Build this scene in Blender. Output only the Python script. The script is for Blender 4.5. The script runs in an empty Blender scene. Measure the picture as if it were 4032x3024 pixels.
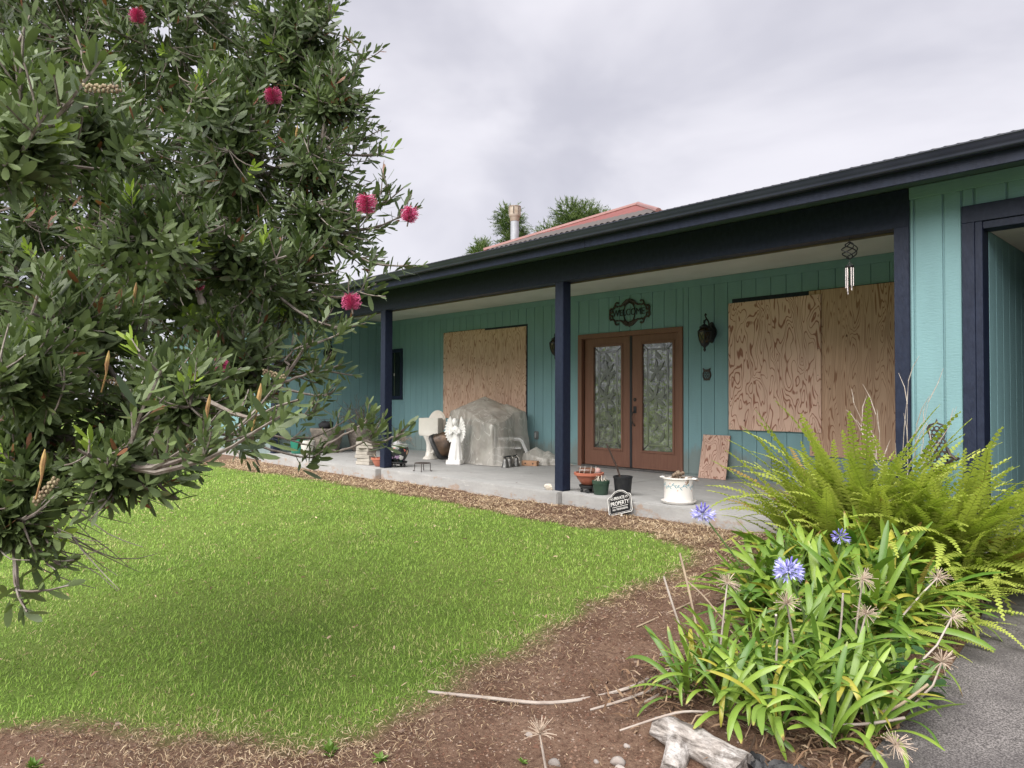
import bpy, bmesh, math, random
import numpy as np
from mathutils import Vector, Matrix, Euler, noise as mnoise
R_ = math.radians
random.seed(7); rng = np.random.default_rng(11)
scn = bpy.context.scene
COL = scn.collection
# ------------------------------------------------------------------ camera
CAM = Vector((5.843, -6.374, 1.112))
cd = bpy.data.cameras.new('camera'); cam = bpy.data.objects.new('camera', cd); COL.objects.link(cam)
cd.sensor_width = 36.0; cd.lens = 2795 / 4032 * 36; cd.clip_start = 0.05; cd.clip_end = 2000
fw = Vector((-0.72671652, 0.68659445, 0.02170619)); rt = Vector((0.68680947, 0.72682827, 0.00366414)); up = Vector((0.0132609, -0.01757081, 0.99975768))
cam.matrix_world = Matrix(((rt.x, up.x, -fw.x, CAM.x), (rt.y, up.y, -fw.y, CAM.y), (rt.z, up.z, -fw.z, CAM.z), (0, 0, 0, 1)))
scn.camera = cam
# ------------------------------------------------------------------ light
SUN_EL, SUN_AZ = 50.0, 164.0          # soft bright part of the overcast, over the yard in front of the house
wd = bpy.data.worlds.new('World'); scn.world = wd; wd.use_nodes = True
nt = wd.node_tree; nt.nodes.clear()
def wn(t, **k):
    n = nt.nodes.new(t)
    for a, b in k.items(): setattr(n, a, b)
    return n
wo = wn('ShaderNodeOutputWorld'); bg = wn('ShaderNodeBackground')
sky = wn('ShaderNodeTexSky'); sky.sky_type = 'NISHITA'; sky.sun_disc = False
sky.sun_elevation = R_(SUN_EL); sky.sun_rotation = R_(SUN_AZ)
skm = wn('ShaderNodeMix', data_type='RGBA', blend_type='MULTIPLY'); skm.inputs[0].default_value = 1.0
skm.inputs[7].default_value = (0.1, 0.1, 0.1, 1)
nt.links.new(sky.outputs[0], skm.inputs[6])
tc = wn('ShaderNodeTexCoord'); mp = wn('ShaderNodeMapping'); mp.inputs['Scale'].default_value = (1.0, 1.0, 2.0)
mp.inputs['Location'].default_value = (0.35, 0.1, 0.2)
n1 = wn('ShaderNodeTexNoise'); n1.inputs['Scale'].default_value = 2.1; n1.inputs['Detail'].default_value = 5; n1.inputs['Roughness'].default_value = 0.5; n1.inputs['Distortion'].default_value = 0.3
cr = wn('ShaderNodeValToRGB'); cr.color_ramp.interpolation = 'EASE'
cr.color_ramp.elements[0].position = 0.36; cr.color_ramp.elements[0].color = (0.565, 0.56, 0.635, 1)
cr.color_ramp.elements[1].position = 0.66; cr.color_ramp.elements[1].color = (0.82, 0.805, 0.865, 1)
mx = wn('ShaderNodeMix', data_type='RGBA'); mx.inputs[0].default_value = 0.93
nt.links.new(tc.outputs['Generated'], mp.inputs[0]); nt.links.new(mp.outputs[0], n1.inputs['Vector'])
nt.links.new(n1.outputs['Fac'], cr.inputs[0]); nt.links.new(skm.outputs[2], mx.inputs[6]); nt.links.new(cr.outputs[0], mx.inputs[7])
nt.links.new(mx.outputs[2], bg.inputs['Color']); bg.inputs['Strength'].default_value = 0.205
nt.links.new(bg.outputs[0], wo.inputs[0])
sl = bpy.data.lights.new('sun', 'SUN'); sl.energy = 1.5; sl.angle = R_(75); sl.color = (1.0, 0.965, 0.91)
so = bpy.data.objects.new('sun', sl); COL.objects.link(so)
az = R_(SUN_AZ); el = R_(SUN_EL)
sd = Vector((math.sin(az) * math.cos(el), math.cos(az) * math.cos(el), math.sin(el)))   # towards the sun
so.rotation_euler = (-sd).to_track_quat('-Z', 'Y').to_euler(); so.location = (0, -20, 30)
scn.view_settings.view_transform = 'Standard'; scn.view_settings.look = 'None'
scn.view_settings.exposure = 2.5; scn.view_settings.gamma = 1.0; scn.view_settings.use_curve_mapping = False
scn.cycles.max_bounces = 8; scn.cycles.diffuse_bounces = 4; scn.cycles.transparent_max_bounces = 12

# ------------------------------------------------------------------ helpers
def tag(o, label=None, cat=None, group=None, kind=None):
    if label: o['label'] = label
    if cat: o['category'] = cat
    if group: o['group'] = group
    if kind: o['kind'] = kind
    return o
def empty(name, loc=(0, 0, 0), rz=0, label=None, cat=None, group=None, rot=None):
    o = bpy.data.objects.new(name, None); COL.objects.link(o); o.empty_display_size = 0.1
    o.location = loc; o.rotation_euler = rot if rot else (0, 0, rz)
    return tag(o, label, cat, group)
def link(name, me, parent=None, mat=None, loc=None, rot=None, mw=None):
    o = bpy.data.objects.new(name, me); COL.objects.link(o)
    if mat is not None and not me.materials: me.materials.append(mat)
    if parent is not None: o.parent = parent
    if loc is not None: o.location = loc
    if rot is not None: o.rotation_euler = rot
    if mw is not None: o.matrix_basis = mw
    return o
class MB:
    def __init__(s): s.v = []; s.f = []
    def add(s, vs, fs):
        b = len(s.v); s.v += [tuple(p) for p in vs]; s.f += [tuple(i + b for i in f) for f in fs]; return s
    def box(s, x0, x1, y0, y1, z0, z1, M=None):
        vs = [(x0, y0, z0), (x1, y0, z0), (x1, y1, z0), (x0, y1, z0), (x0, y0, z1), (x1, y0, z1), (x1, y1, z1), (x0, y1, z1)]
        if M is not None: vs = [M @ Vector(p) for p in vs]
        return s.add(vs, [(0, 3, 2, 1), (4, 5, 6, 7), (0, 1, 5, 4), (1, 2, 6, 5), (2, 3, 7, 6), (3, 0, 4, 7)])
    def tube(s, pts, rad, n=6, cap=True, sy=1.0):
        pts = [Vector(p) for p in pts]; m = len(pts)
        if not hasattr(rad, '__len__'): rad = [rad] * m
        vs = []; prev = None
        for i, p in enumerate(pts):
            d = (pts[min(i + 1, m - 1)] - pts[max(i - 1, 0)])
            if d.length < 1e-9: d = Vector((0, 0, 1))
            d.normalize()
            if prev is None:
                a = Vector((0, 0, 1)) if abs(d.z) < 0.9 else Vector((1, 0, 0))
                u = d.cross(a).normalized()
            else:
                u = prev - d * prev.dot(d)
                if u.length < 1e-6: u = d.orthogonal()
                u.normalize()
            prev = u; w = d.cross(u)
            for k in range(n):
                t = 2 * math.pi * k / n
                vs.append(p + (u * math.cos(t) + w * (math.sin(t) * sy)) * rad[i])
        fs = []
        for i in range(m - 1):
            for k in range(n):
                fs.append((i * n + k, i * n + (k + 1) % n, (i + 1) * n + (k + 1) % n, (i + 1) * n + k))
        if cap: fs.append(tuple(range(n - 1, -1, -1))); fs.append(tuple(range((m - 1) * n, m * n)))
        return s.add(vs, fs)
    def lathe(s, prof, n=24, c=(0, 0, 0), sx=1.0, sy=1.0, fold=0, famp=0.0, ph=0.0):
        vs = []; m = len(prof)
        for r, z in prof:
            for k in range(n):
                t = 2 * math.pi * k / n
                rr = r * (1 + famp * math.cos(fold * t + ph)) if fold else r
                vs.append((c[0] + rr * math.cos(t) * sx, c[1] + rr * math.sin(t) * sy, c[2] + z))
        fs = []
        for i in range(m - 1):
            for k in range(n):
                fs.append((i * n + k, i * n + (k + 1) % n, (i + 1) * n + (k + 1) % n, (i + 1) * n + k))
        if prof[0][0] > 1e-5: fs.append(tuple(range(n - 1, -1, -1)))
        if prof[-1][0] > 1e-5: fs.append(tuple(range((m - 1) * n, m * n)))
        return s.add(vs, fs)
    def ball(s, c, r, n=10, m=7, sc=(1, 1, 1)):
        prof = [(max(1e-6, r * math.sin(math.pi * i / m)), -r * math.cos(math.pi * i / m)) for i in range(m + 1)]
        b = MB().lathe(prof, n)
        return s.add([(c[0] + p[0] * sc[0], c[1] + p[1] * sc[1], c[2] + p[2] * sc[2]) for p in b.v], b.f)
    def prism(s, poly, t, M=None):
        # polygon in local x,z ; thickness along y (0 .. t)
        n = len(poly)
        vs = [(p[0], 0, p[1]) for p in poly] + [(p[0], t, p[1]) for p in poly]
        if M is not None: vs = [M @ Vector(p) for p in vs]
        fs = [tuple(range(n)), tuple(range(2 * n - 1, n - 1, -1))] + [(i, i + n, (i + 1) % n + n, (i + 1) % n) for i in range(n)]
        return s.add(vs, fs)
    def xf(s, M): s.v = [tuple(M @ Vector(p)) for p in s.v]; return s
    def jit(s, a, sc=8.0, seed=0.0):
        out = []
        for p in s.v:
            q = Vector(p); nv = mnoise.noise_vector(q * sc + Vector((seed, seed * 1.7, -seed)))
            out.append(tuple(q + nv * a))
        s.v = out; return s
    def mesh(s, name, mat=None, smooth=False, bevel=0.0, seg=1, weld=False, angle=None):
        me = bpy.data.meshes.new(name); me.from_pydata(s.v, [], s.f)
        if bevel or weld:
            bm = bmesh.new(); bm.from_mesh(me)
            if weld: bmesh.ops.remove_doubles(bm, verts=bm.verts, dist=1e-4)
            if bevel:
                bmesh.ops.bevel(bm, geom=[e for e in bm.edges if e.is_manifold and e.calc_face_angle(0) > 0.5], offset=bevel, segments=seg, affect='EDGES', clamp_overlap=True)
            bmesh.ops.recalc_face_normals(bm, faces=bm.faces)
            bm.to_mesh(me); bm.free()
        me.update()
        if smooth:
            me.polygons.foreach_set('use_smooth', [True] * len(me.polygons))
            if angle is not None: me.set_sharp_from_angle(angle=R_(angle))
        if mat is not None: me.materials.append(mat)
        return me
    def build(s, name, mat, parent=None, smooth=False, bevel=0.0, seg=1, loc=None, rot=None, weld=False, angle=40):
        return link(name, s.mesh(name, mat, smooth, bevel, seg, weld, angle if smooth else None), parent, None, loc, rot)

# ------------------------------------------------------------------ materials
def newmat(name):
    m = bpy.data.materials.new(name); m.use_nodes = True; t = m.node_tree; t.nodes.clear()
    o = t.nodes.new('ShaderNodeOutputMaterial'); return m, t, o
def N(t, typ, **k):
    n = t.nodes.new(typ)
    for a, b in k.items():
        if a in n.inputs.keys(): n.inputs[a].default_value = b
        else: setattr(n, a, b)
    return n
def c4(c): return (c[0], c[1], c[2], 1.0)
def mixc(t, fac, a, b, bt='MIX'):
    n = t.nodes.new('ShaderNodeMix'); n.data_type = 'RGBA'; n.blend_type = bt
    for i, x in ((0, fac), (6, a), (7, b)):
        if hasattr(x, 'is_output'): t.links.new(x, n.inputs[i])
        else: n.inputs[i].default_value = x if i == 0 else c4(x)
    return n.outputs[2]
def mathn(t, op, a, b=None, c=None):
    n = t.nodes.new('ShaderNodeMath'); n.operation = op
    for i, x in enumerate((a, b, c)):
        if x is None: continue
        if hasattr(x, 'is_output'): t.links.new(x, n.inputs[i])
        else: n.inputs[i].default_value = x
    return n.outputs[0]
def ramp(t, x, p0, p1, a=(0, 0, 0), b=(1, 1, 1)):
    r = t.nodes.new('ShaderNodeValToRGB'); t.links.new(x, r.inputs[0])
    r.color_ramp.elements[0].position = p0; r.color_ramp.elements[0].color = c4(a)
    r.color_ramp.elements[1].position = p1; r.color_ramp.elements[1].color = c4(b)
    return r.outputs[0]
def coords(t, scale=(1, 1, 1), kind='Object', loc=(0, 0, 0)):
    tcn = t.nodes.new('ShaderNodeTexCoord'); m = t.nodes.new('ShaderNodeMapping')
    m.inputs['Scale'].default_value = scale; m.inputs['Location'].default_value = loc
    t.links.new(tcn.outputs[kind], m.inputs[0]); return m.outputs[0]
def wcoords(t, scale=(1, 1, 1)):
    g = t.nodes.new('ShaderNodeNewGeometry'); m = t.nodes.new('ShaderNodeMapping'); m.inputs['Scale'].default_value = scale
    t.links.new(g.outputs['Position'], m.inputs[0]); return m.outputs[0]
def noisen(t, vec, scale, detail=5, rough=0.55, dist=0.0):
    n = t.nodes.new('ShaderNodeTexNoise'); n.inputs['Scale'].default_value = scale; n.inputs['Detail'].default_value = detail
    n.inputs['Roughness'].default_value = rough; n.inputs['Distortion'].default_value = dist
    t.links.new(vec, n.inputs['Vector']); return n.outputs['Fac']
def bumpn(t, h, strength=0.3, dist=0.01):
    b = t.nodes.new('ShaderNodeBump'); b.inputs['Strength'].default_value = strength; b.inputs['Distance'].default_value = dist
    t.links.new(h, b.inputs['Height']); return b.outputs[0]
def pbsdf(t, o, col, rough=0.6, metal=0.0, spec=0.5, normal=None):
    p = t.nodes.new('ShaderNodeBsdfPrincipled')
    if hasattr(col, 'is_output'): t.links.new(col, p.inputs['Base Color'])
    else: p.inputs['Base Color'].default_value = c4(col)
    if hasattr(rough, 'is_output'): t.links.new(rough, p.inputs['Roughness'])
    else: p.inputs['Roughness'].default_value = rough
    p.inputs['Metallic'].default_value = metal; p.inputs['Specular IOR Level'].default_value = spec
    if normal is not None: t.links.new(normal, p.inputs['Normal'])
    if o is not None: t.links.new(p.outputs[0], o.inputs[0])
    return p
def M(name, c1, c2=None, scale=6.0, rough=0.6, metal=0.0, spec=0.4, bump=0.0, bscale=60.0, bdist=0.004, stretch=(1, 1, 1), lo=0.35, hi=0.65, world=False, rand=0.0):
    m, t, o = newmat(name)
    v = wcoords(t, stretch) if world else coords(t, stretch)
    col = c1
    if c2 is not None:
        f = ramp(t, noisen(t, v, scale, 7, 0.6), lo, hi); col = mixc(t, f, c1, c2)
    if rand:
        oi = t.nodes.new('ShaderNodeObjectInfo')
        f = mathn(t, 'MULTIPLY_ADD', oi.outputs['Random'], 2 * rand, 1 - rand)
        cc = t.nodes.new('ShaderNodeCombineColor')
        for i in range(3): t.links.new(f, cc.inputs[i])
        col = mixc(t, 1.0, col, cc.outputs[0], 'MULTIPLY')
    nrm = bumpn(t, noisen(t, v, bscale, 4), bump, bdist) if bump else None
    pbsdf(t, o, col, rough, metal, spec, nrm)
    return m
def leafmat(name, c1, c2, young=None, trans=0.3, rough=0.45, attr=False, spec=0.35, dead=None, deadp=0.94, tip=False):
    m, t, o = newmat(name)
    if attr:
        a = t.nodes.new('ShaderNodeAttribute'); a.attribute_name = 'rnd'; r = a.outputs['Fac']
    else:
        oi = t.nodes.new('ShaderNodeObjectInfo'); r = oi.outputs['Random']
    col = mixc(t, r, c1, c2)
    if young is not None:
        a2 = t.nodes.new('ShaderNodeAttribute'); a2.attribute_name = 'young'
        col = mixc(t, a2.outputs['Fac'], col, young)
    if dead is not None:
        w = t.nodes.new('ShaderNodeTexWhiteNoise'); w.noise_dimensions = '1D'; t.links.new(r, w.inputs['W'])
        col = mixc(t, mathn(t, 'GREATER_THAN', w.outputs['Value'], deadp), col, dead)
    if tip:
        ta = t.nodes.new('ShaderNodeAttribute'); ta.attribute_name = 'along'
        w2 = t.nodes.new('ShaderNodeTexWhiteNoise'); w2.noise_dimensions = '1D'; t.links.new(mathn(t, 'ADD', r, 3.7), w2.inputs['W'])
        k_ = mathn(t, 'ADD', ta.outputs['Fac'], mathn(t, 'MULTIPLY_ADD', w2.outputs['Value'], .22, -.17)); k_ = mathn(t, 'ADD', k_, mathn(t, 'MULTIPLY_ADD', noisen(t, wcoords(t), 60, 3), .12, -.06))
        col = mixc(t, ramp(t, k_, .93, 1.0), col, (0.42, 0.38, 0.09)); col = mixc(t, ramp(t, k_, .985, 1.02), col, (0.20, 0.10, 0.045))
    v = wcoords(t)
    col = mixc(t, mathn(t, 'MULTIPLY', noisen(t, v, 35, 3), 0.35), col, (c1[0] * .5, c1[1] * .5, c1[2] * .5))
    p = pbsdf(t, None, col, rough, 0, spec)
    tr = t.nodes.new('ShaderNodeBsdfTranslucent'); cc = mixc(t, 1.0, col, (1.0, 1.15, 0.6), 'MULTIPLY'); t.links.new(cc, tr.inputs[0])
    ms = t.nodes.new('ShaderNodeMixShader'); ms.inputs[0].default_value = trans
    t.links.new(p.outputs[0], ms.inputs[1]); t.links.new(tr.outputs[0], ms.inputs[2]); t.links.new(ms.outputs[0], o.inputs[0])
    return m
def siding_mat(name, c, dirt=True):
    m, t, o = newmat(name); v = wcoords(t, (1, 1, 1))
    col = mixc(t, ramp(t, noisen(t, wcoords(t, (3, 3, 0.6)), 2.0, 6), 0.3, 0.75), [x * 0.93 for x in c], [min(1, x * 1.06) for x in c])
    if dirt:
        st = ramp(t, noisen(t, wcoords(t, (14, 14, 0.9)), 1.6, 6, 0.65), 0.58, 0.82)
        col = mixc(t, mathn(t, 'MULTIPLY', st, 0.22), col, (0.11, 0.13, 0.11))
        gz_ = t.nodes.new('ShaderNodeNewGeometry'); sz_ = t.nodes.new('ShaderNodeSeparateXYZ'); t.links.new(gz_.outputs['Position'], sz_.inputs[0])
        low = ramp(t, mathn(t, 'ADD', sz_.outputs[2], mathn(t, 'MULTIPLY', noisen(t, wcoords(t, (9, 9, 3)), 1.0, 6, .65), -0.55)), -0.28, 0.16, (1, 1, 1), (0, 0, 0))
        col = mixc(t, mathn(t, 'MULTIPLY', low, 0.5), col, (0.19, 0.165, 0.13))
        sp = ramp(t, noisen(t, v, 22, 4, 0.6), 0.68, 0.74)
        col = mixc(t, mathn(t, 'MULTIPLY', sp, 0.25), col, (0.25, 0.24, 0.21))
    h = noisen(t, wcoords(t, (18, 18, 70)), 1.0, 4, 0.6)
    pbsdf(t, o, col, 0.62, 0, 0.35, bumpn(t, h, 0.5, 0.006)); return m
WALL = siding_mat('aqua_painted_siding', (0.166, 0.292, 0.318))
NAVY = M('navy_paint', (0.0068, 0.0108, 0.028), (0.013, 0.019, 0.042), 5, 0.5, spec=0.3, bump=0.5, bscale=9, bdist=0.004, stretch=(6, 6, 3), world=True)
NAVYG = M('navy_metal_gutter', (0.015, 0.018, 0.033), (0.024, 0.027, 0.044), 3, 0.36, spec=0.5, world=True)
CEIL = M('porch_ceiling_paint', (0.58, 0.58, 0.555), (0.50, 0.50, 0.475), 1.6, 0.75, world=True)
CEIL2 = M('carport_ceiling_paint', (0.5, 0.47, 0.45), (0.42, 0.4, 0.38), 1.6, 0.75, world=True)
BROWN = M('brown_door_paint', (0.185, 0.09, 0.06), (0.15, 0.07, 0.047), 2.0, 0.5, spec=0.35, bump=0.25, bscale=3, bdist=0.003, stretch=(25, 25, 1.5), world=True)
BLACKM = M('black_iron', (0.010, 0.011, 0.016), (0.02, 0.02, 0.024), 30, 0.5, spec=0.4)
RUSTI = M('rusty_iron', (0.03, 0.026, 0.025), (0.06, 0.042, 0.034), 25, 0.6, spec=0.35)
WHITEC = M('white_ceramic', (0.78, 0.76, 0.72), (0.66, 0.62, 0.56), 4, 0.25, spec=0.5)
TERRA = M('terracotta_plastic', (0.48, 0.17, 0.11), (0.40, 0.135, 0.09), 8, 0.5, spec=0.35)
BLACKP = M('black_plastic', (0.012, 0.013, 0.016), (0.04, 0.038, 0.036), 14, 0.5, spec=0.45, lo=0.5, hi=0.85)
GREENP = M('dark_green_plastic', (0.022, 0.05, 0.034), (0.035, 0.065, 0.045), 12, 0.45)
SPOOL = M('white_plaster', (0.80, 0.79, 0.77), (0.70, 0.69, 0.67), 10, 0.55, bump=0.2, bscale=50)
STRAWM = M('dry_stalk', (0.42, 0.33, 0.23), (0.27, 0.20, 0.15), 9, 0.75, bump=0.2, bscale=80)
GREYSTALK = M('grey_dry_stalk', (0.40, 0.35, 0.31), (0.27, 0.22, 0.19), 9, 0.75, bump=0.2, bscale=80)
DEADTWIG = M('dead_twig', (0.10, 0.075, 0.06), (0.16, 0.13, 0.11), 30, 0.8)
BARK = M('bottlebrush_bark', (0.13, 0.10, 0.085), (0.24, 0.215, 0.19), 22, 0.85, bump=0.6, bscale=60, bdist=0.006, world=True)

# concrete of the porch slab, with soil splashes and worn edges
def concrete_mat(name, c1, c2, stain):
    m, t, o = newmat(name); v = wcoords(t)
    col = mixc(t, ramp(t, noisen(t, v, 1.3, 7, 0.6), 0.3, 0.7), c1, c2)
    col = mixc(t, mathn(t, 'MULTIPLY', ramp(t, noisen(t, wcoords(t, (1.2, 4, 4)), 2.2, 8, 0.65), 0.45, 0.7), 0.45), col, [x * 1.28 for x in c1])
    col = mixc(t, mathn(t, 'MULTIPLY', ramp(t, noisen(t, v, 45, 4), 0.35, 0.7), 0.22), col, [x * 0.6 for x in c1])
    if stain:
        g = t.nodes.new('ShaderNodeNewGeometry'); sx = t.nodes.new('ShaderNodeSeparateXYZ'); t.links.new(g.outputs['Position'], sx.inputs[0])
        sn = t.nodes.new('ShaderNodeSeparateXYZ'); t.links.new(g.outputs['Normal'], sn.inputs[0])
        low = mathn(t, 'MULTIPLY_ADD', sx.outputs[2], -3.2, 0.05)
        k = mathn(t, 'ADD', noisen(t, wcoords(t, (3.0, 3.0, 5.0)), 1.6, 7, 0.68), mathn(t, 'MULTIPLY', low, 0.28))
        k = mathn(t, 'MULTIPLY', ramp(t, k, 0.64, 0.72), mathn(t, 'LESS_THAN', sn.outputs[2], 0.5))
        col = mixc(t, mathn(t, 'MULTIPLY', k, 0.6), col, (0.30, 0.19, 0.12))
        w = mathn(t, 'MULTIPLY', ramp(t, noisen(t, wcoords(t, (2, 2, 9)), 2.6, 6, 0.7), 0.62, 0.7), 0.5)
        col = mixc(t, w, col, (0.62, 0.60, 0.58))
    pbsdf(t, o, col, 0.72, 0, 0.35, bumpn(t, noisen(t, v, 60, 5), 0.25, 0.004)); return m
SLABM = concrete_mat('porch_concrete', (0.37, 0.365, 0.36), (0.285, 0.282, 0.278), True)
def plywood_mat(name, light, dark, freq, sx, sz, seed, knots=True):
    m, t, o = newmat(name)
    v = coords(t, (sx, 1, sz), 'Object', (seed, seed * .37, seed * .71))
    n = noisen(t, v, 1.0, 2, 0.4, 0.5)
    bands = mathn(t, 'ABSOLUTE', mathn(t, 'SINE', mathn(t, 'MULTIPLY', n, freq)))
    mod = noisen(t, coords(t, (sx * .8, 1, sz * .6), 'Object', (seed + 5, 0, 2)), 1.3, 3)
    lines = ramp(t, mathn(t, 'ADD', bands, mathn(t, 'MULTIPLY_ADD', mod, 1.2, -0.60)), 0.16, 0.50, (1, 1, 1), (0, 0, 0))
    col = mixc(t, ramp(t, noisen(t, coords(t, (3, 1, .6)), 2, 5), 0.3, 0.7), light, [x * .84 for x in light])
    col = mixc(t, mathn(t, 'MULTIPLY', lines, 0.85), col, dark)
    if knots:
        vo = t.nodes.new('ShaderNodeTexVoronoi'); vo.inputs['Scale'].default_value = 3.6
        t.links.new(coords(t, (1.0, 0.02, 0.8), 'Object', (seed, 0, seed)), vo.inputs['Vector'])
        kn = ramp(t, vo.outputs['Distance'], 0.028, 0.062, (1, 1, 1), (0, 0, 0)); col = mixc(t, kn, col, (0.10, 0.042, 0.028))
    fine = noisen(t, coords(t, (160, 1, 5)), 1, 3)
    col = mixc(t, mathn(t, 'MULTIPLY', fine, 0.22), col, dark)
    pbsdf(t, o, col, 0.7, 0, 0.3, bumpn(t, fine, 0.2, 0.002)); return m
# ================================================================== ground
D = 2.731                                   # porch back wall plane
def gz(x, y):
    yy = np.clip(y, -9.0, 0.0); return -0.155 + 0.055 * yy
def vnoise(x, y, s, seed=0):
    x = np.asarray(x) * s + seed * 17.3; y = np.asarray(y) * s + seed * 9.1
    xi = np.floor(x).astype(np.int64); yi = np.floor(y).astype(np.int64); fx = x - xi; fy = y - yi
    fx = fx * fx * (3 - 2 * fx); fy = fy * fy * (3 - 2 * fy)
    def h(a, b):
        n = (a * 374761393 + b * 668265263 + seed * 1442695) & 0xffffffff
        n = ((n ^ (n >> 13)) * 1274126177) & 0xffffffff
        return ((n ^ (n >> 16)) & 0xffff) / 65535.0
    return (h(xi, yi) * (1 - fx) + h(xi + 1, yi) * fx) * (1 - fy) + (h(xi, yi + 1) * (1 - fx) + h(xi + 1, yi + 1) * fx) * fy
def fbm(x, y, s, seed=0, o=4):
    r = 0; a = 0.5; t = 0
    for i in range(o): r = r + a * vnoise(x, y, s * 2 ** i, seed + i); t += a; a *= 0.5
    return r / t
LAWN = np.array([(-14, -9.5), (0.6, -6.4), (1.74, -5.8), (1.86, -5.58), (2.2, -5.33), (2.44, -5.16), (2.7, -5.01), (2.88, -4.92), (2.96, -4.79), (3.03, -4.61), (3.0, -4.38), (2.95, -4.12), (2.86, -3.85),
                 (2.86, -3.48), (2.8, -3.24), (2.66, -2.74), (2.70, -2.43), (2.68, -2.03), (2.6, -1.47), (2.45, -1.0), (2.22, -0.78), (1.71, -0.64), (1.2, -0.68), (0.5, -0.83), (-0.97, -0.76), (-2.55, -0.72), (-4.4, -0.75), (-6.0, -0.83), (-7.64, -1.01), (-14, -1.4)])
def sdist(px, py, poly):
    # signed distance (positive inside)
    px = np.asarray(px, float); py = np.asarray(py, float); d = np.full(px.shape, 1e9); ins = np.zeros(px.shape, bool); n = len(poly)
    for i in range(n):
        ax, ay = poly[i]; bx, by = poly[(i + 1) % n]; ex, ey = bx - ax, by - ay
        t = np.clip(((px - ax) * ex + (py - ay) * ey) / (ex * ex + ey * ey), 0, 1)
        d = np.minimum(d, np.hypot(px - ax - t * ex, py - ay - t * ey))
        c = ((ay > py) != (by > py)); 
        with np.errstate(divide='ignore', invalid='ignore'): xi = ex * (py - ay) / (ey if ey else 1e-9) + ax
        ins ^= c & (px < xi)
    return np.where(ins, d, -d)
def lawn_mask(x, y): return sdist(x, y, LAWN) + (fbm(x, y, 2.2, 3) - 0.5) * 0.34 + (fbm(x, y, 9, 5) - 0.5) * 0.12
xs = np.unique(np.concatenate([[-400, -200, -90, -45, -25, -16], np.arange(-12, -3, 0.15), np.arange(-3, 5.2, 0.04), np.arange(5.2, 9, 0.3), [12, 20, 45, 90, 200, 400]]))
ys = np.unique(np.concatenate([[-400, -200, -90, -45, -25, -14], np.arange(-11, -6.2, 0.2), np.arange(-6.2, 0.0, 0.04), [0.0, 0.5, 3, 8, 16, 30, 60, 120, 250, 400]]))
GX, GY = np.meshgrid(xs, ys); lm = lawn_mask(GX, GY)
near = ((GX > -3) & (GX < 5.2) & (GY > -6.2) & (GY < -0.05)).astype(float)
soil = np.clip(0.5 - lm * 6, 0, 1)
GZ = gz(GX, GY) + near * ((fbm(GX, GY, 1.6, 21) - 0.5) * 0.03 + soil * ((fbm(GX, GY, 7, 23) - 0.5) * 0.045 + (fbm(GX, GY, 22, 25, 2) - 0.5) * 0.022))
hump = np.exp(-(((GX - 4.05) / 0.34) ** 2 + ((GY + 3.25) / 0.36) ** 2)) * 0.10 + np.exp(-(((GX - 4.0) / 0.45) ** 2 + ((GY + 2.1) / 0.6) ** 2)) * 0.07
GZ = GZ + near * hump * (GX < 4.72)
def ground_z(x, y):
    x = np.asarray(x, float); y = np.asarray(y, float)
    ix = np.clip(np.searchsorted(xs, x) - 1, 0, len(xs) - 2); iy = np.clip(np.searchsorted(ys, y) - 1, 0, len(ys) - 2)
    fx = (x - xs[ix]) / (xs[ix + 1] - xs[ix]); fy = (y - ys[iy]) / (ys[iy + 1] - ys[iy])
    return (GZ[iy, ix] * (1 - fx) + GZ[iy, ix + 1] * fx) * (1 - fy) + (GZ[iy + 1, ix] * (1 - fx) + GZ[iy + 1, ix + 1] * fx) * fy
def gzf(x, y): return float(ground_z(x, y))
def np_mesh(name, V, F, mat, attrs=None, smooth=False):
    me = bpy.data.meshes.new(name); V = np.asarray(V, np.float32).reshape(-1, 3); F = np.asarray(F, np.int32)
    k = F.shape[1]; me.vertices.add(len(V)); me.vertices.foreach_set('co', V.ravel())
    me.loops.add(F.size); me.loops.foreach_set('vertex_index', F.ravel())
    me.polygons.add(len(F)); me.polygons.foreach_set('loop_start', np.arange(0, F.size, k, dtype=np.int32))
    if smooth: me.polygons.foreach_set('use_smooth', np.ones(len(F), bool))
    for an, av in (attrs or {}).items():
        at = me.attributes.new(an, 'FLOAT', 'POINT'); at.data.foreach_set('value', np.asarray(av, np.float32).ravel())
    me.update(calc_edges=True); me.validate()
    if mat is not None: me.materials.append(mat)
    return me
m, t, o = newmat('soil_and_turf'); v = wcoords(t)
a = t.nodes.new('ShaderNodeAttribute'); a.attribute_name = 'lawn'
so1 = mixc(t, ramp(t, noisen(t, v, 3.2, 8, 0.65), 0.34, 0.66), (0.118, 0.068, 0.046), (0.19, 0.124, 0.088))
so1 = mixc(t, ramp(t, noisen(t, v, 38, 6, 0.7), 0.45, 0.72), so1, (0.06, 0.03, 0.021))
so1 = mixc(t, mathn(t, 'MULTIPLY', ramp(t, noisen(t, v, 70, 4, 0.7), 0.6, 0.72), 0.6), so1, (0.36, 0.27, 0.19))
gr1 = mixc(t, ramp(t, noisen(t, v, 1.1, 6, 0.6), 0.35, 0.68), (0.115, 0.18, 0.032), (0.185, 0.235, 0.055))
gr1 = mixc(t, ramp(t, noisen(t, v, 90, 4, 0.7), 0.4, 0.7), gr1, (0.065, 0.10, 0.022))
col = mixc(t, a.outputs['Fac'], so1, gr1)
pbsdf(t, o, col, 0.92, 0, 0.15, bumpn(t, noisen(t, v, 55, 6, 0.7), 0.8, 0.02)); GROUNDM = m
nx, ny = len(xs), len(ys); idx = np.arange(nx * ny).reshape(ny, nx)
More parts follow.
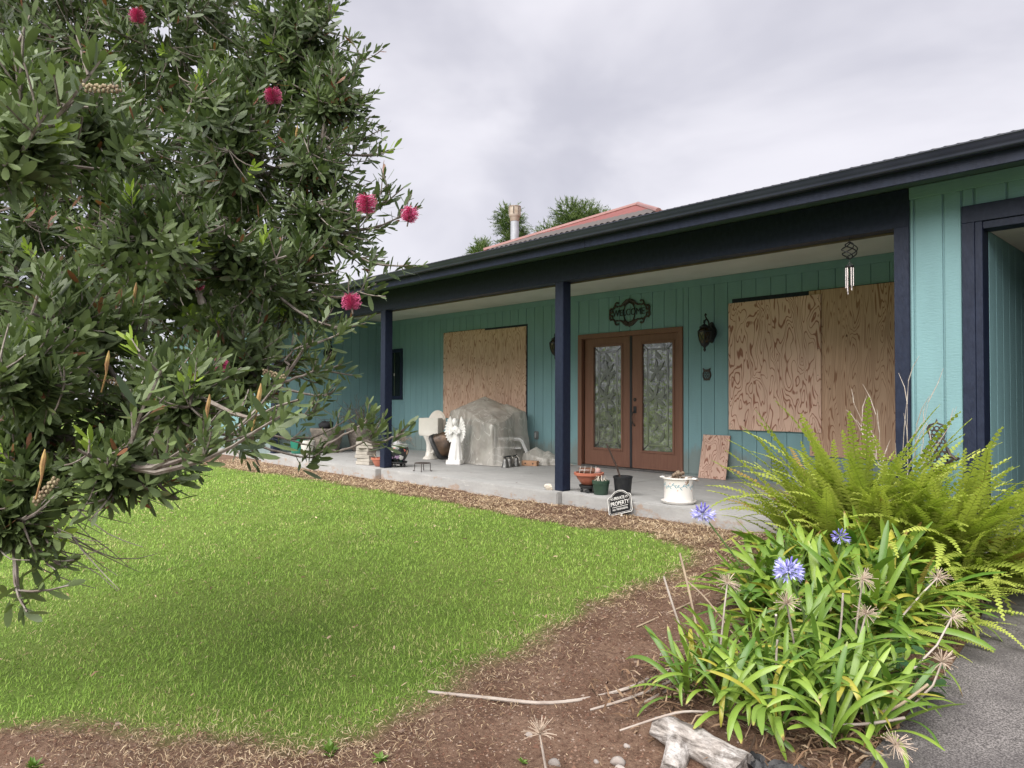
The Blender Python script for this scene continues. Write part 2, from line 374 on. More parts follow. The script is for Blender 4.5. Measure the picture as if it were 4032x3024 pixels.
F = np.stack([idx[:-1, :-1], idx[:-1, 1:], idx[1:, 1:], idx[1:, :-1]], -1).reshape(-1, 4)
gme = np_mesh('ground', np.stack([GX, GY, GZ], -1), F, GROUNDM, {'lawn': np.where((GX < -12) | (GY < -7.5) | (GY > 3), 1.0, np.clip(lm * 5 + 0.5, 0, 1))}, True)
tag(link('ground', gme), 'reddish brown garden soil running under lawn and bed', 'soil', kind='structure')
# driveway along the right of the bed
m, t, o = newmat('aggregate_concrete'); v = wcoords(t)
col = mixc(t, ramp(t, noisen(t, v, 130, 3, 0.7), 0.42, 0.62), (0.05, 0.045, 0.045), (0.235, 0.215, 0.21))
col = mixc(t, ramp(t, noisen(t, v, 2.2, 7, 0.65), 0.38, 0.66), col, (0.06, 0.053, 0.055))
g = t.nodes.new('ShaderNodeNewGeometry'); sx = t.nodes.new('ShaderNodeSeparateXYZ'); t.links.new(g.outputs['Position'], sx.inputs[0])
worn = mathn(t, 'ADD', mathn(t, 'MULTIPLY_ADD', sx.outputs[1], 0.42, 0.92), mathn(t, 'MULTIPLY_ADD', noisen(t, wcoords(t, (1, 3, 1)), 2.6, 7, 0.65), 1.5, -0.75))
col = mixc(t, mathn(t, 'MULTIPLY', ramp(t, worn, 0.25, 0.6), 0.75), col, (0.24, 0.225, 0.215))
pbsdf(t, o, col, 0.8, 0, 0.3, bumpn(t, noisen(t, v, 130, 4, 0.7), 0.6, 0.006)); DRIVEM = m
mb = MB(); ed = [(4.76, -12), (4.75, -6), (4.74, -4), (4.73, -3), (4.72, -2.2), (4.66, -1.4), (4.55, -0.7), (4.45, -0.26)]
n = len(ed)
for x, y in ed: mb.v += [(x, y, float(gz(x, y)) - 0.1), (x, y, float(gz(x, y)) + 0.022), (14, y, float(gz(x, y)) + 0.022)]
for i in range(n - 1): a = 3 * i; mb.f += [(a, a + 3, a + 4, a + 1), (a + 1, a + 4, a + 5, a + 2)]
tag(mb.build('driveway', DRIVEM), 'worn grey speckled concrete driveway at the right', 'driveway', kind='structure')

# ================================================================== house
house = empty('house', (0, 0, 0), 0, 'single storey aqua board sided house with navy trim and red metal roof', 'house')
G0, GS = 0.649, 0.214                         # a groove position and the board spacing
_bm = {}
def board(parent, x0, x1, z0, z1, face, axis='y', th=0.014, gap=0.007):
    """one vertical siding board; face = front plane; axis 'y': faces -Y, 'x': faces +X"""
    w = x1 - x0 - gap; h = z1 - z0
    if w < 0.012: return
    k = (round(w, 3), round(h, 3), axis)
    if k not in _bm:
        b = MB()
        if axis == 'y': b.box(0, w, 0, th, 0, h)
        else: b.box(-th, 0, 0, w, 0, h)
        _bm[k] = b.mesh('board', WALL, bevel=0.0025)
    link('board', _bm[k], parent, None, (x0 + gap / 2, face, z0) if axis == 'y' else (face, x0 + gap / 2, z0))
# back wall with the door opening
DL, DR, DH = -2.149, -0.085, 2.209
ZB, ZT = 0.03, 2.785
w = MB(); w.box(-8.2, DL, D + 0.0145, D + 0.13, -0.1, 2.9); w.box(DR, 4.36, D + 0.0145, D + 0.13, -0.1, 2.9); w.box(DL, DR, D + 0.0145, D + 0.13, DH, 2.9)
bw = w.build('wall', WALL, house)
k = -40
xg = [G0 + GS * i for i in range(-41, 19)]; 
for a_, b_ in zip(xg[:-1], xg[1:]):
    a2, b2 = max(a_, -8.07), min(b_, 4.35)
    if b2 <= a2: continue
    if b2 <= DL or a2 >= DR: board(bw, a2, b2, ZB, ZT, D)
    else:
        if a2 < DL: board(bw, a2, DL, ZB, ZT, D); a3 = DL
        else: a3 = a2
        if b2 > DR: board(bw, DR, b2, ZB, ZT, D); b3 = DR
        else: b3 = b2
        board(bw, a3, b3, DH, ZT, D)
MB().box(-8.07, 4.35, D - 0.008, D + 0.014, ZT, 2.884).build('frieze_board', WALL, bw, bevel=0.003)
# porch side wall at the far left and the front wall beyond it
sw = MB().box(-8.2, -8.0845, 0.15, D + 0.013, -0.1, 2.9).build('wall', WALL, house)
y = 0.14
while y < D - 0.02: board(sw, y, min(y + GS, D), ZB, ZT, -8.07, 'x'); y += GS
MB().box(-8.084, -8.062, 0.14, D - 0.009, ZT, 2.884).build('frieze_board', WALL, sw, bevel=0.003)
fwl = MB().box(-14, -8.07, 0.0145, 0.149, -0.1, 2.9).build('wall', WALL, house)
x = -8.07
while x > -13.9: board(fwl, x - GS, x, -0.03, 2.868, 0.0); x -= GS
# right hand pier, lintel wall and carport side wall
pr = MB().box(3.857, 4.323, 0.0145, 0.15, -0.3, 2.868).build('wall', WALL, house)
for a_, b_ in ((3.859, 3.893), (3.893, 4.105), (4.105, 4.235)): board(pr, a_, b_, -0.14, 2.768, 0.0, gap=0.016)
lw = MB().box(4.324, 8.4, 0.0145, 0.15, 2.60, 2.868).build('wall', WALL, house)
MB().box(5.42, 8.4, 0.0145, 0.15, -0.3, 2.599).build('wall', WALL, house)  # unseen wall added to narrow the opening and keep the carport dark
x = 5.42
while x < 8.3: board(lw, x, x + 0.214, -0.14, 2.499, 0.0, gap=0.016); x += 0.214
MB().box(5.33, 5.419, -0.016, 0.0135, -0.14, 2.4985).build('opening_trim', NAVY, house, bevel=0.003)
MB().box(5.33, 5.419, 0.0145, 0.165, -0.14, 2.4385).build('jamb', NAVY, house)
x = 4.319; board(lw, 4.235, 4.319, 2.637, 2.768, 0.0, gap=0.016)
while x < 8.3: board(lw, x, x + 0.214, 2.637, 2.768, 0.0, gap=0.016); x += 0.214
MB().box(3.859, 8.4, -0.010, 0.014, 2.768, 2.868).build('frieze_board', WALL, lw, bevel=0.003)
cs = MB().box(4.25, 4.3605, 0.17, 7.0, -0.3, 2.9).build('wall', WALL, house)
y = 0.17
while y < 6.9: board(cs, y, y + GS, -0.14, 2.452, 4.375, 'x'); y += GS
MB().box(4.3, 9.2, 6.9, 7.0, -0.3, 3.2).build('wall', WALL, house)  # unseen end and side walls closing the carport, added to block light
MB().box(9.1, 9.2, 0.2, 6.9, -0.3, 3.2).build('wall', WALL, house)
MB().box(-14, 4.24, 3.25, 9.0, -0.3, 2.88).build('light_blocker', M('light_blocker_dark', (0.03, 0.03, 0.03)), house)  # unseen solid block added behind the door to stop sky light leaking through
MB().box(-14.0, -13.9, 0.16, 3.24, -0.3, 2.9).build('wall', WALL, house)
MB().box(8.4, 9.2, 0.0, 0.19, -0.3, 2.86).build('wall', WALL, house)
MB().box(4.375, 9.1, 0.17, 6.9, 2.453, 2.49).build('carport_ceiling', CEIL2, house)
# carport opening trim
MB().box(4.235, 4.322, -0.016, 0.0135, -0.14, 2.5).build('opening_trim', NAVY, house, bevel=0.003)
MB().box(4.235, 5.419, -0.018, 0.0135, 2.5, 2.635).build('opening_trim', NAVY, house, bevel=0.003)
MB().box(4.3235, 4.374, -0.012, 0.165, -0.14, 2.499).build('jamb', NAVY, house, bevel=0.003)
MB().box(4.3745, 5.4185, 0.0, 0.165, 2.44, 2.499).build('jamb', NAVY, house, bevel=0.003)
# ceiling, beam, posts
MB().box(-8.06, 4.24, 0.142, D - 0.010, 2.885, 2.93).build('porch_ceiling', CEIL, house)
MB().box(-8.07, 3.857, 0.0, 0.14, 2.552, 2.869).build('beam', NAVY, house, bevel=0.004)
MB().box(-8.0, 3.74, 0.1405, 0.155, 2.535, 2.60).build('beam_trim', M('bare_wood_trim', (0.10, 0.075, 0.065), (0.14, 0.10, 0.08), 6, 0.7), house, bevel=0.002)
def post(x1, name='post'):
    p = MB().box(x1 - 0.14, x1, 0.001, 0.141, 0.0, 2.553).build(name, NAVY, house, bevel=0.006, seg=2)
    MB().box(x1 + 0.0005, x1 + 0.005, 0.025, 0.115, 0.02, 0.22).build('base_plate', NAVY, p, bevel=0.001)
    for zz in (0.07, 0.12, 0.17): 
        b = MB(); b.tube([(x1 + 0.004, 0.07, zz), (x1 + 0.012, 0.07, zz)], 0.009, 6); b.build('bolt', NAVY, p)
post(0.0); post(-3.888); post(-7.93)
MB().box(3.741, 3.857, -0.012, 0.141, -0.14, 2.552).build('post', NAVY, house, bevel=0.005, seg=2)
# soffit, fascia boards, gutter
MB().box(-14, 9.2, -0.50, 0.0, 2.872, 2.884).build('soffit', M('dark_teal_soffit', (0.05, 0.085, 0.09), (0.06, 0.10, 0.105), 4, 0.7), house)
xf = [-14, -9.2, -4.5, 0.79, 5.9, 9.2]
for a_, b_ in zip(xf[:-1], xf[1:]): MB().box(a_ + 0.0015, b_ - 0.0015, -0.520, -0.500, 2.767, 2.925).build('fascia_board', NAVY, house, bevel=0.003)
gp = [(-.174, 2.953), (-.244, 2.949), (-.258, 2.953), (-.264, 2.962), (-.262, 2.972), (-.27, 2.985), (-.282, 3.008), (-.287, 3.03), (-.292, 3.034), (-.292, 3.044), (-.282, 3.045), (-.278, 3.03), (-.265, 2.995), (-.25, 2.972), (-.18, 2.965), (-.18, 3.03), (-.174, 3.03)]
gp = [(a_ - 0.348, 2.857 + (b_ - 2.949) * 0.89) for a_, b_ in gp]; mb = MB(); n = len(gp)
for x in (-14, 9.2): mb.v += [(x, a_, b_) for a_, b_ in gp]
mb.f = [(i, (i + 1) % n, n + (i + 1) % n, n + i) for i in range(n)]
mb.build('gutter', NAVYG, house, smooth=True, angle=50)
# corrugated roof
m, t, o = newmat('faded_red_metal'); v = wcoords(t)
col = mixc(t, ramp(t, noisen(t, wcoords(t, (6, 0.8, 0.8)), 1.3, 6), 0.3, 0.7), (0.15, 0.038, 0.032), (0.175, 0.052, 0.044))
g = t.nodes.new('ShaderNodeNewGeometry'); sx = t.nodes.new('ShaderNodeSeparateXYZ'); t.links.new(g.outputs['Position'], sx.inputs[0])
edge = ramp(t, mathn(t, 'ADD', sx.outputs[1], mathn(t, 'MULTIPLY', noisen(t, v, 9, 4), 0.10)), -0.54, -0.44, (1, 1, 1), (0, 0, 0))
col = mixc(t, mathn(t, 'MULTIPLY', edge, 0.85), col, (0.06, 0.065, 0.06))
pbsdf(t, o, col, 0.5, 0, 0.4); ROOFM = m
CAPM = M('ridge_cap_metal', (0.20, 0.085, 0.075), (0.24, 0.12, 0.11), 4, 0.45, world=True)
EA_Y, EA_Z = -0.600, 2.952
def corrugated(name, quadf, x0, x1, per=0.082, amp=0.0065, spp=6):
    # quadf(x) -> (y0,z0,y1,z1)
    n = int((x1 - x0) / per * spp); X = np.linspace(x0, x1, n + 1); V = []
    for x in X:
        y0, z0, y1, z1 = quadf(x); h = amp * math.sin(2 * math.pi * x / per); V += [(x, y0, z0 + h), (x, y1, z1 + h)]
    F = [(2 * i, 2 * i + 2, 2 * i + 3, 2 * i + 1) for i in range(n)]
    return np_mesh(name, V, F, ROOFM, None, True)
SL = 0.295; RY = 4.2; RZ = EA_Z + SL * (RY - EA_Y)
link('roof', corrugated('roof', lambda x: (EA_Y, EA_Z, RY, RZ), -14.1, 9.3), house)
link('roof', corrugated('roof', lambda x: (RY, RZ, 9.2, RZ - SL * (9.2 - RY)), -14.1, 9.3), house)
mb = MB(); mb.tube([(-14.1, RY, RZ + 0.0), (9.3, RY, RZ + 0.0)], 0.05, 8); mb.build('ridge_cap', CAPM, house, smooth=True)
MB().box(-14, 9.2, EA_Y + 0.12, EA_Y + 0.14, 2.886, 2.965).build('fascia_backer', NAVY, house)
# the raised hip over the entry: front plane steeper than the main roof
HA, HD, HB = (-0.80, EA_Y + 0.01, EA_Z + 0.012), (1.80, EA_Y + 0.01, EA_Z + 0.012), Vector((0.35, 1.03, 0))
HBz = EA_Z + 0.012 + 0.402 * (HB.y - HA[1]); HB.z = HBz
def hipq(x):
    f = (x - HA[0]) / (HB.x - HA[0]) if x < HB.x else (HD[0] - x) / (HD[0] - HB.x); f = min(max(f, 0.0), 1.0)
    return (HA[1], HA[2], HA[1] + f * (HB.y - HA[1]), HA[2] + f * (HBz - HA[2]))
hip = link('hip_roof', corrugated('hip_roof', hipq, HA[0], HD[0], amp=0.007), house)
BK = (HB.x, (HBz - EA_Z) / SL + EA_Y + 0.3, HBz)
mb = MB(); mb.add([HA, tuple(HB), BK, (HA[0] - 0.02, -0.1, EA_Z), HD, (HD[0] + 0.02, -0.1, EA_Z)], [(0, 1, 2), (0, 2, 3), (4, 2, 1), (4, 5, 2)]); mb.build('hip_side', ROOFM, hip)
for p in (HA, HD):
    mb = MB(); mb.tube([Vector(p), HB + Vector((0, 0, 0.012))], 0.03, 8); mb.build('ridge_cap', CAPM, hip, smooth=True)
mb = MB(); mb.tube([HB + Vector((0, 0, 0.012)), Vector(BK)], 0.035, 8); mb.build('ridge_cap', CAPM, hip, smooth=True)
# flue on the roof
fl = empty('flue_pipe', (-4.25, 3.22, RZ - 0.45), 0, 'grey metal flue pipe with slotted round cap on the roof', 'flue pipe')
FLM = M('weathered_zinc', (0.36, 0.38, 0.42), (0.29, 0.31, 0.34), 7, 0.5, 0.2, world=True)
FCM = M('rusty_pale_cap', (0.38, 0.34, 0.29), (0.27, 0.21, 0.16), 9, 0.6, world=True)
fz = RZ - 0.45
MB().lathe([(0.083, 0), (0.083, 4.66 - fz)], 20).build('pipe', FLM, fl, smooth=True)
MB().lathe([(0.086, 4.62 - fz), (0.092, 4.63 - fz), (0.092, 4.69 - fz), (0.1, 4.70 - fz), (0.115, 4.735 - fz), (0.115, 4.75 - fz), (0.06, 4.752 - fz)], 20).build('collar', FCM, fl, smooth=True)
cap = MB().lathe([(0.05, 4.745 - fz), (0.05, 4.9 - fz)], 12).build('cap_core', BLACKM, fl)
for i in range(8):
    if i % 2 == 0 or True:
        Mx = Matrix.Rotation(i * math.pi / 4 + 0.25, 4, 'Z'); MB().box(0.108, 0.114, -0.037, 0.037, 4.745 - fz, 4.905 - fz, Mx).build('cap_panel', FCM, fl)
MB().lathe([(0.121, 4.9 - fz), (0.124, 4.905 - fz), (0.124, 4.915 - fz), (0.02, 4.935 - fz)], 20).build('cap_lid', FCM, fl, smooth=True)
# porch slab in three pours, each set a little further out, and the carport floor
slab = MB().box(0.0, 4.44, -0.03, 3.2, -0.6, 0.0).build('porch_slab', SLABM, None, bevel=0.012, seg=2)
tag(slab, 'grey concrete porch slab with soil splashed front edge', 'porch slab', kind='structure')
for a_, b_, yy, zz in ((-3.84, 0.001, -0.10, -0.0012), (-8.06, -3.839, -0.20, -0.0025), (-14, -8.061, -0.05, -0.035)):
    link('slab_section', MB().box(a_, b_, yy, 3.2, -0.6, zz).mesh('slab_section', SLABM, bevel=0.012, seg=2), slab)
MB().box(4.4405, 9.1, -0.02, 6.9, -0.6, -0.14).build('slab_section', SLABM, slab)
# ---------------------------------------------------------------- double door
door = MB().box(DL, DL + 0.085, D - 0.022, D + 0.06, 0.0, DH - 0.075).box(DR - 0.085, DR, D - 0.022, D + 0.06, 0.0, DH - 0.075).box(DL, DR, D - 0.022, D + 0.06, DH - 0.075, DH).build('double_door', BROWN, house, bevel=0.004)
DARKG = M('dark_weatherstrip', (0.02, 0.02, 0.024), None, rough=0.6)
YL = D + 0.055
MB().box(DL + 0.0851, DR - 0.0851, D - 0.03, D + 0.1, 0.001, 0.028).build('threshold', M('dark_threshold', (0.05, 0.048, 0.05), (0.09, 0.085, 0.08), 12, 0.6), door, bevel=0.003)
GTOP, GBOT = 1.99, 0.319
lvs = [(-2.052, -1.108, -1.853, -1.281), (-1.062, -0.178, -0.863, -0.305)]
m, t, o = newmat('bevelled_door_glass'); v = wcoords(t)
h = mathn(t, 'ADD', noisen(t, wcoords(t, (1, 1, 0.6)), 26, 3, 0.5, 0.8), mathn(t, 'MULTIPLY', noisen(t, v, 5, 3), 2.5))
p = pbsdf(t, o, mixc(t, ramp(t, noisen(t, v, 9, 5, 0.6), 0.35, 0.7), (0.10, 0.105, 0.10), (0.42, 0.43, 0.41)), 0.07, 0.7, 1.0, bumpn(t, h, 0.30, 0.015)); p.inputs['IOR'].default_value = 1.95; GLASS = m
m, t, o = newmat('clear_bevel_glass'); v = wcoords(t)
p = pbsdf(t, o, (0.10, 0.105, 0.095), 0.06, 0, 1.0, bumpn(t, noisen(t, v, 18, 3), 0.25, 0.012)); p.inputs['IOR'].default_value = 1.9; BEVG = m
m, t, o = newmat('frosted_etched_glass'); v = wcoords(t)
p = pbsdf(t, o, mixc(t, noisen(t, v, 12, 4), (0.10, 0.105, 0.10), (0.27, 0.275, 0.265)), 0.22, 0.6, 0.9); FROST = m
CAME = M('lead_came', (0.05, 0.052, 0.055), (0.11, 0.11, 0.115), 40, 0.35, 0.7)
for li, (x0, x1, g0, g1) in enumerate(lvs):
    lb = MB(); lb.box(x0, g0, YL, YL + 0.045, 0.034, 2.1335); lb.box(g1, x1, YL, YL + 0.045, 0.034, 2.1335); lb.box(g0, g1, YL, YL + 0.045, 0.034, GBOT); lb.box(g0, g1, YL, YL + 0.045, GTOP, 2.1335)
    lb.build('door_leaf', BROWN, door)
    mo = 0.036
    for bx in ((g0 - mo, g0, GBOT - mo, GTOP + mo), (g1, g1 + mo, GBOT - mo, GTOP + mo), (g0, g1, GTOP, GTOP + mo), (g0, g1, GBOT - mo, GBOT)):
        MB().box(bx[0], bx[1], YL - 0.014, YL - 0.0005, bx[2], bx[3]).build('glass_moulding', BROWN, door, bevel=0.005)
    MB().box(g0, g1, YL + 0.016, YL + 0.03, GBOT, GTOP).build('glass', GLASS, door)
    ci = MB(); ax0, ax1, az0, az1 = g0 + 0.095, g1 - 0.095, GBOT + 0.09, GTOP - 0.09; yy = YL + 0.012
    for a_, b_ in (((ax0, az0), (ax1, az0)), ((ax1, az0), (ax1, az1)), ((ax1, az1), (ax0, az1)), ((ax0, az1), (ax0, az0)), ((ax0, az0), (g0, GBOT)), ((ax1, az0), (g1, GBOT)), ((ax0, az1), (g0, GTOP)), ((ax1, az1), (g1, GTOP))):
        ci.tube([(a_[0], yy, a_[1]), (b_[0], yy, b_[1])], 0.005, 4)
    ci.build('lead_came', CAME, door)
    for a_ in (ax0, ax1): MB().box(a_ - 0.016, a_ + 0.016, YL + 0.006, YL + 0.0158, az0, az1).build('bevel_strip', BEVG, door, bevel=0.004)
    for a_ in (az0, az1): MB().box(ax0 + 0.017, ax1 - 0.017, YL + 0.006, YL + 0.0158, a_ - 0.016, a_ + 0.016).build('bevel_strip', BEVG, door, bevel=0.004)
    cx = (g0 + g1) / 2
    def petal(cx, cz, ang, L, W, mat, bend=0.15, yo=0.0):
        pts = []; nn = 8
        for sgn in (1, -1):
            rg = range(nn + 1) if sgn == 1 else range(nn - 1, 0, -1)
            for i in rg:
                u = i / nn; wv = W * math.sin(math.pi * u ** 0.8) * sgn; off = bend * L * u * u
                lx, lz = u * L, wv + off
                pts.append((cx + lx * math.cos(ang) - lz * math.sin(ang), cz + lx * math.sin(ang) + lz * math.cos(ang)))
        pts = [(min(max(px, g0 + 0.004), g1 - 0.004), min(max(pz, GBOT + 0.004), GTOP - 0.004)) for px, pz in pts]
        b = MB(); b.prism(pts[::-1] if False else pts, 0.006, Matrix.Translation((0, YL + 0.004 + yo, 0))); b.build('glass_petal', mat, door)
    rr = random.Random(3)
    for q, (fz_, s_) in enumerate(((1.15, 1.0), (1.55, 0.85), (0.755, 0.7))):
        fx_ = cx - 0.02 + 0.03 * (q - 1)
        for i in range(6):
            an = R_(25 + i * 60 + rr.uniform(-12, 12) + 17 * q)
            petal(fx_, fz_, an, (0.17 + 0.10 * rr.random()) * s_, 0.026 * s_ + 0.006, (FROST, BEVG, FROST)[i % 3], rr.uniform(-.25, .25), 0.0005 * i)
    for i in range(5):
        petal(cx + rr.uniform(-.1, .1), 0.45 + 0.32 * i, R_(rr.uniform(40, 140)), 0.22, 0.03, FROST, rr.uniform(-.3, .3), 0.004)
MB().box(-1.107, -1.063, YL - 0.012, YL + 0.04, 0.034, 2.131).build('astragal', DARKG, door, bevel=0.004)
hx = -1.008
MB().lathe([(0.03, 0), (0.03, 0.008), (0.02, 0.016), (0.018, 0.024)], 14).xf(Matrix.Translation((hx, YL - 0.0, 1.116)) @ Matrix.Rotation(R_(90), 4, 'X')).build('deadbolt', RUSTI, door, smooth=True)
MB().box(hx - 0.03, hx + 0.03, YL - 0.008, YL - 0.0005, 0.90, 1.01).build('handle_plate', BLACKM, door, bevel=0.004)
MB().tube([(hx - 0.005, YL - 0.01, 0.935), (hx - 0.01, YL - 0.05, 0.91), (hx - 0.02, YL - 0.062, 0.85), (hx - 0.018, YL - 0.055, 0.78), (hx - 0.008, YL - 0.035, 0.73), (hx, YL - 0.008, 0.70)], [0.009, 0.011, 0.01, 0.01, 0.01, 0.014], 7).build('door_handle', RUSTI, door, smooth=True)
# ---------------------------------------------------------------- small window
win = MB().box(-7.87, -7.80, D - 0.03, D - 0.001, 1.10, 2.24).box(-7.41, -7.34, D - 0.03, D - 0.001, 1.10, 2.24).box(-7.80, -7.41, D - 0.03, D - 0.001, 2.16, 2.24).box(-7.80, -7.41, D - 0.03, D - 0.001, 1.10, 1.18).build('window', NAVY, house, bevel=0.003)
m, t, o = newmat('dark_window_glass'); p = pbsdf(t, o, (0.006, 0.009, 0.012), 0.05, 0, 0.5); WGL = m
MB().box(-7.80, -7.41, D - 0.012, D - 0.002, 1.18, 2.16).build('pane', WGL, win)
MB().box(-7.66, -7.635, D - 0.022, D - 0.0125, 1.185, 2.155).build('sash', M('olive_sash', (0.05, 0.07, 0.05), None, rough=0.5), win)
MB().box(-7.655, -7.63, D - 0.034, D - 0.0222, 1.63, 1.69).build('latch', WHITEC, win, bevel=0.003)
# ================================================================== things on the wall
def text_mesh(s, size, ext, mat, name='lettering', sx=1.0, align='CENTER'):
    cu = bpy.data.curves.new('txt', 'FONT'); cu.body = s; cu.size = size; cu.extrude = ext; cu.align_x = align; cu.align_y = 'CENTER'; cu.resolution_u = 3
    ob = bpy.data.objects.new('txt', cu); COL.objects.link(ob); bpy.context.view_layer.update()
    me = bpy.data.meshes.new_from_object(ob.evaluated_get(bpy.context.evaluated_depsgraph_get())); bpy.data.objects.remove(ob); bpy.data.curves.remove(cu)
    me.name = name; me.materials.clear(); me.materials.append(mat)
    me.transform(Matrix.Rotation(R_(90), 4, 'X') @ Matrix.Diagonal((sx, 1, 1, 1))); return me
# window boards
PLY = [('plywood_a', (0.65, 0.455, 0.355), (0.25, 0.11, 0.065), 44, 8.0, 1.3, 3.1), ('plywood_b', (0.63, 0.44, 0.34), (0.25, 0.125, 0.075), 60, 7.0, 1.1, 9.2), ('plywood_c', (0.71, 0.50, 0.40), (0.22, 0.072, 0.04), 50, 5.0, 1.5, 1.7),
       ('plywood_d', (0.56, 0.38, 0.27), (0.22, 0.10, 0.056), 80, 6.5, 0.7, 6.3), ('plywood_e', (0.66, 0.46, 0.37), (0.21, 0.075, 0.045), 42, 6.0, 3.0, 12.4)]
PM = [plywood_mat(*p) for p in PLY]
def sheet(x0, x1, z0, z1, y, th, mat, label, lean=0.0):
    b = MB().box(0, x1 - x0, 0, th, 0, z1 - z0); o = b.build('plywood_sheet', mat, None, bevel=0.0015, loc=(x0, y, z0)); o.rotation_euler = (-lean, 0, 0)
    w_, h_ = x1 - x0, z1 - z0
    if not lean:
        for a_ in np.linspace(0.05, h_ - 0.05, 6):
            for c_ in (0.03, w_ - 0.03): link('screw', SCREW, o, None, (c_ + random.uniform(-.008, .008), -0.0022, a_ + random.uniform(-.03, .03)))
    return tag(o, label, 'plywood', 'plywood boarding')
SCREW = MB().lathe([(0.001, 0.0), (0.0055, 0.0), (0.0055, 0.002)], 8).xf(Matrix.Rotation(R_(-90), 4, 'X')).mesh('screw', RUSTI)
sheet(-5.85, -4.56, 0.722, 2.486, D - 0.022, 0.018, PM[0], 'left plywood sheet of the pair boarding the window behind the plastic sheeting')
sheet(-4.557, -3.405, 0.706, 2.455, D - 0.024, 0.018, PM[1], 'right plywood sheet of the pair boarding the window behind the plastic sheeting')
sheet(1.82, 2.99, 0.40, 2.526, D - 0.024, 0.020, PM[3], 'tall straight grained plywood sheet beside the navy corner post, reaching behind the fern')
sheet(0.684, 1.978, 0.70, 2.472, D - 0.046, 0.020, PM[2], 'pale plywood sheet with bold wavy grain on the wall right of the lantern')
sheet(0.27, 0.70, 0.004, 0.63, 2.56, 0.018, PM[4], 'small plywood offcut leaning on the wall below the owl plaque', R_(13))
# navy window casing that peeps out around the boards
for (x0, x1, z0, z1) in ((-5.7, -3.38, 0.73, 2.495), (0.72, 2.95, 0.72, 2.535)):
    wdo = MB().box(x0, x1, D - 0.004, D - 0.0005, z0, z1).build('window', NAVY, house)
# WELCOME sign
wl = empty('welcome_sign', (-1.072, D - 0.012, 2.50), 0, 'dark scrollwork metal WELCOME sign above the double door', 'sign')
sg = MB()
def flat(pts, r, yy=0.0, sy=1.0):
    sg.tube([(p[0], yy, p[1]) for p in pts], r, 6, True)
def arc(cx, cz, rx, rz, a0, a1, n=14): return [(cx + rx * math.cos(R_(a0 + (a1 - a0) * i / n)), cz + rz * math.sin(R_(a0 + (a1 - a0) * i / n))) for i in range(n + 1)]
for sx_ in (1, -1):
    for sz_ in (1, -1):
        f = lambda q: [(sx_ * a_, sz_ * b_) for a_, b_ in q]
        flat(f([(0, .205), (.05, .19), (.09, .165), (.13, .135), (.17, .115), (.215, .118)]), [.018, .026, .026, .02, .016, .012])
        flat(f(arc(.245, .145, .034, .034, -120, 150)), [.014] * 15)
        flat(f([(.28, .13), (.30, .10), (.325, .085), (.35, .09), (.38, .10)]), [.018, .016, .016, .012, .008])
        flat(f(arc(.36, .055, .032, .03, 100, -150)), [.015] * 15)
        flat(f([(.385, .06), (.392, .03), (.385, 0)]), [.016, .014, .016])
        flat(f([(.325, .085), (.335, .05), (.33, .02)]), [.010] * 3)
        for q in range(5):
            aa = 50 + q * 22; px, pz = .118 * math.cos(R_(aa)), .165 * math.sin(R_(aa)); flat(f([(px, pz), (px * 1.22 + .006, pz * 1.12)]), [.014, .005])
    flat([(0, sx_ * .19), (0, sx_ * .232)], [.03, .004])
flat(arc(0, 0, .112, .158, 0, 360, 32), [.009] * 33)
for sx_ in (1, -1): flat([(sx_ * .01, -.17), (sx_ * .06, -.155), (sx_ * .12, -.13)], [.03, .028, .015])
sg.build('scroll_frame', RUSTI, wl, smooth=True)
link('lettering', text_mesh('WELCOME', 0.15, 0.006, BLACKM, sx=0.86), wl, None, (0, -0.022, 0))
# owl plaque
ow = empty('owl_plaque', (0.318, D - 0.004, 1.488), 0, 'small rusty openwork owl plaque on the wall below the right lantern', 'plaque')
b = MB(); oval = [(0.062 * math.cos(a), -0.012 + 0.072 * math.sin(a)) for a in np.linspace(0, 2 * math.pi, 20, endpoint=False)]
for i in range(20):
    p0, p1 = oval[i], oval[(i + 1) % 20]; b.tube([(p0[0], -0.006, p0[1]), (p1[0], -0.006, p1[1])], 0.011, 5)
b.prism([(-0.05, 0.035), (0.05, 0.035), (0.062, 0.09), (0.03, 0.072), (0, 0.066), (-0.03, 0.072), (-0.062, 0.09)], 0.01, Matrix.Translation((0, -0.014, 0)))
b.prism([(-0.045, -0.06), (0.045, -0.06), (0.05, -0.09), (-0.05, -0.09)], 0.01, Matrix.Translation((0, -0.014, 0)))
b.build('body', RUSTI, ow)
b = MB()
for r_ in range(4):
    for c_ in range(3):
        cx, cz = (c_ - 1) * 0.03 + (0.015 if r_ % 2 else 0) - .006, 0.02 - r_ * 0.024
        q = [(cx + 0.015 * math.cos(a), cz + 0.013 * math.sin(a)) for a in np.linspace(0, 2 * math.pi, 7)]
        b.tube([(x, -0.008, z) for x, z in q], 0.003, 4)
b.build('feather_lattice', RUSTI, ow)
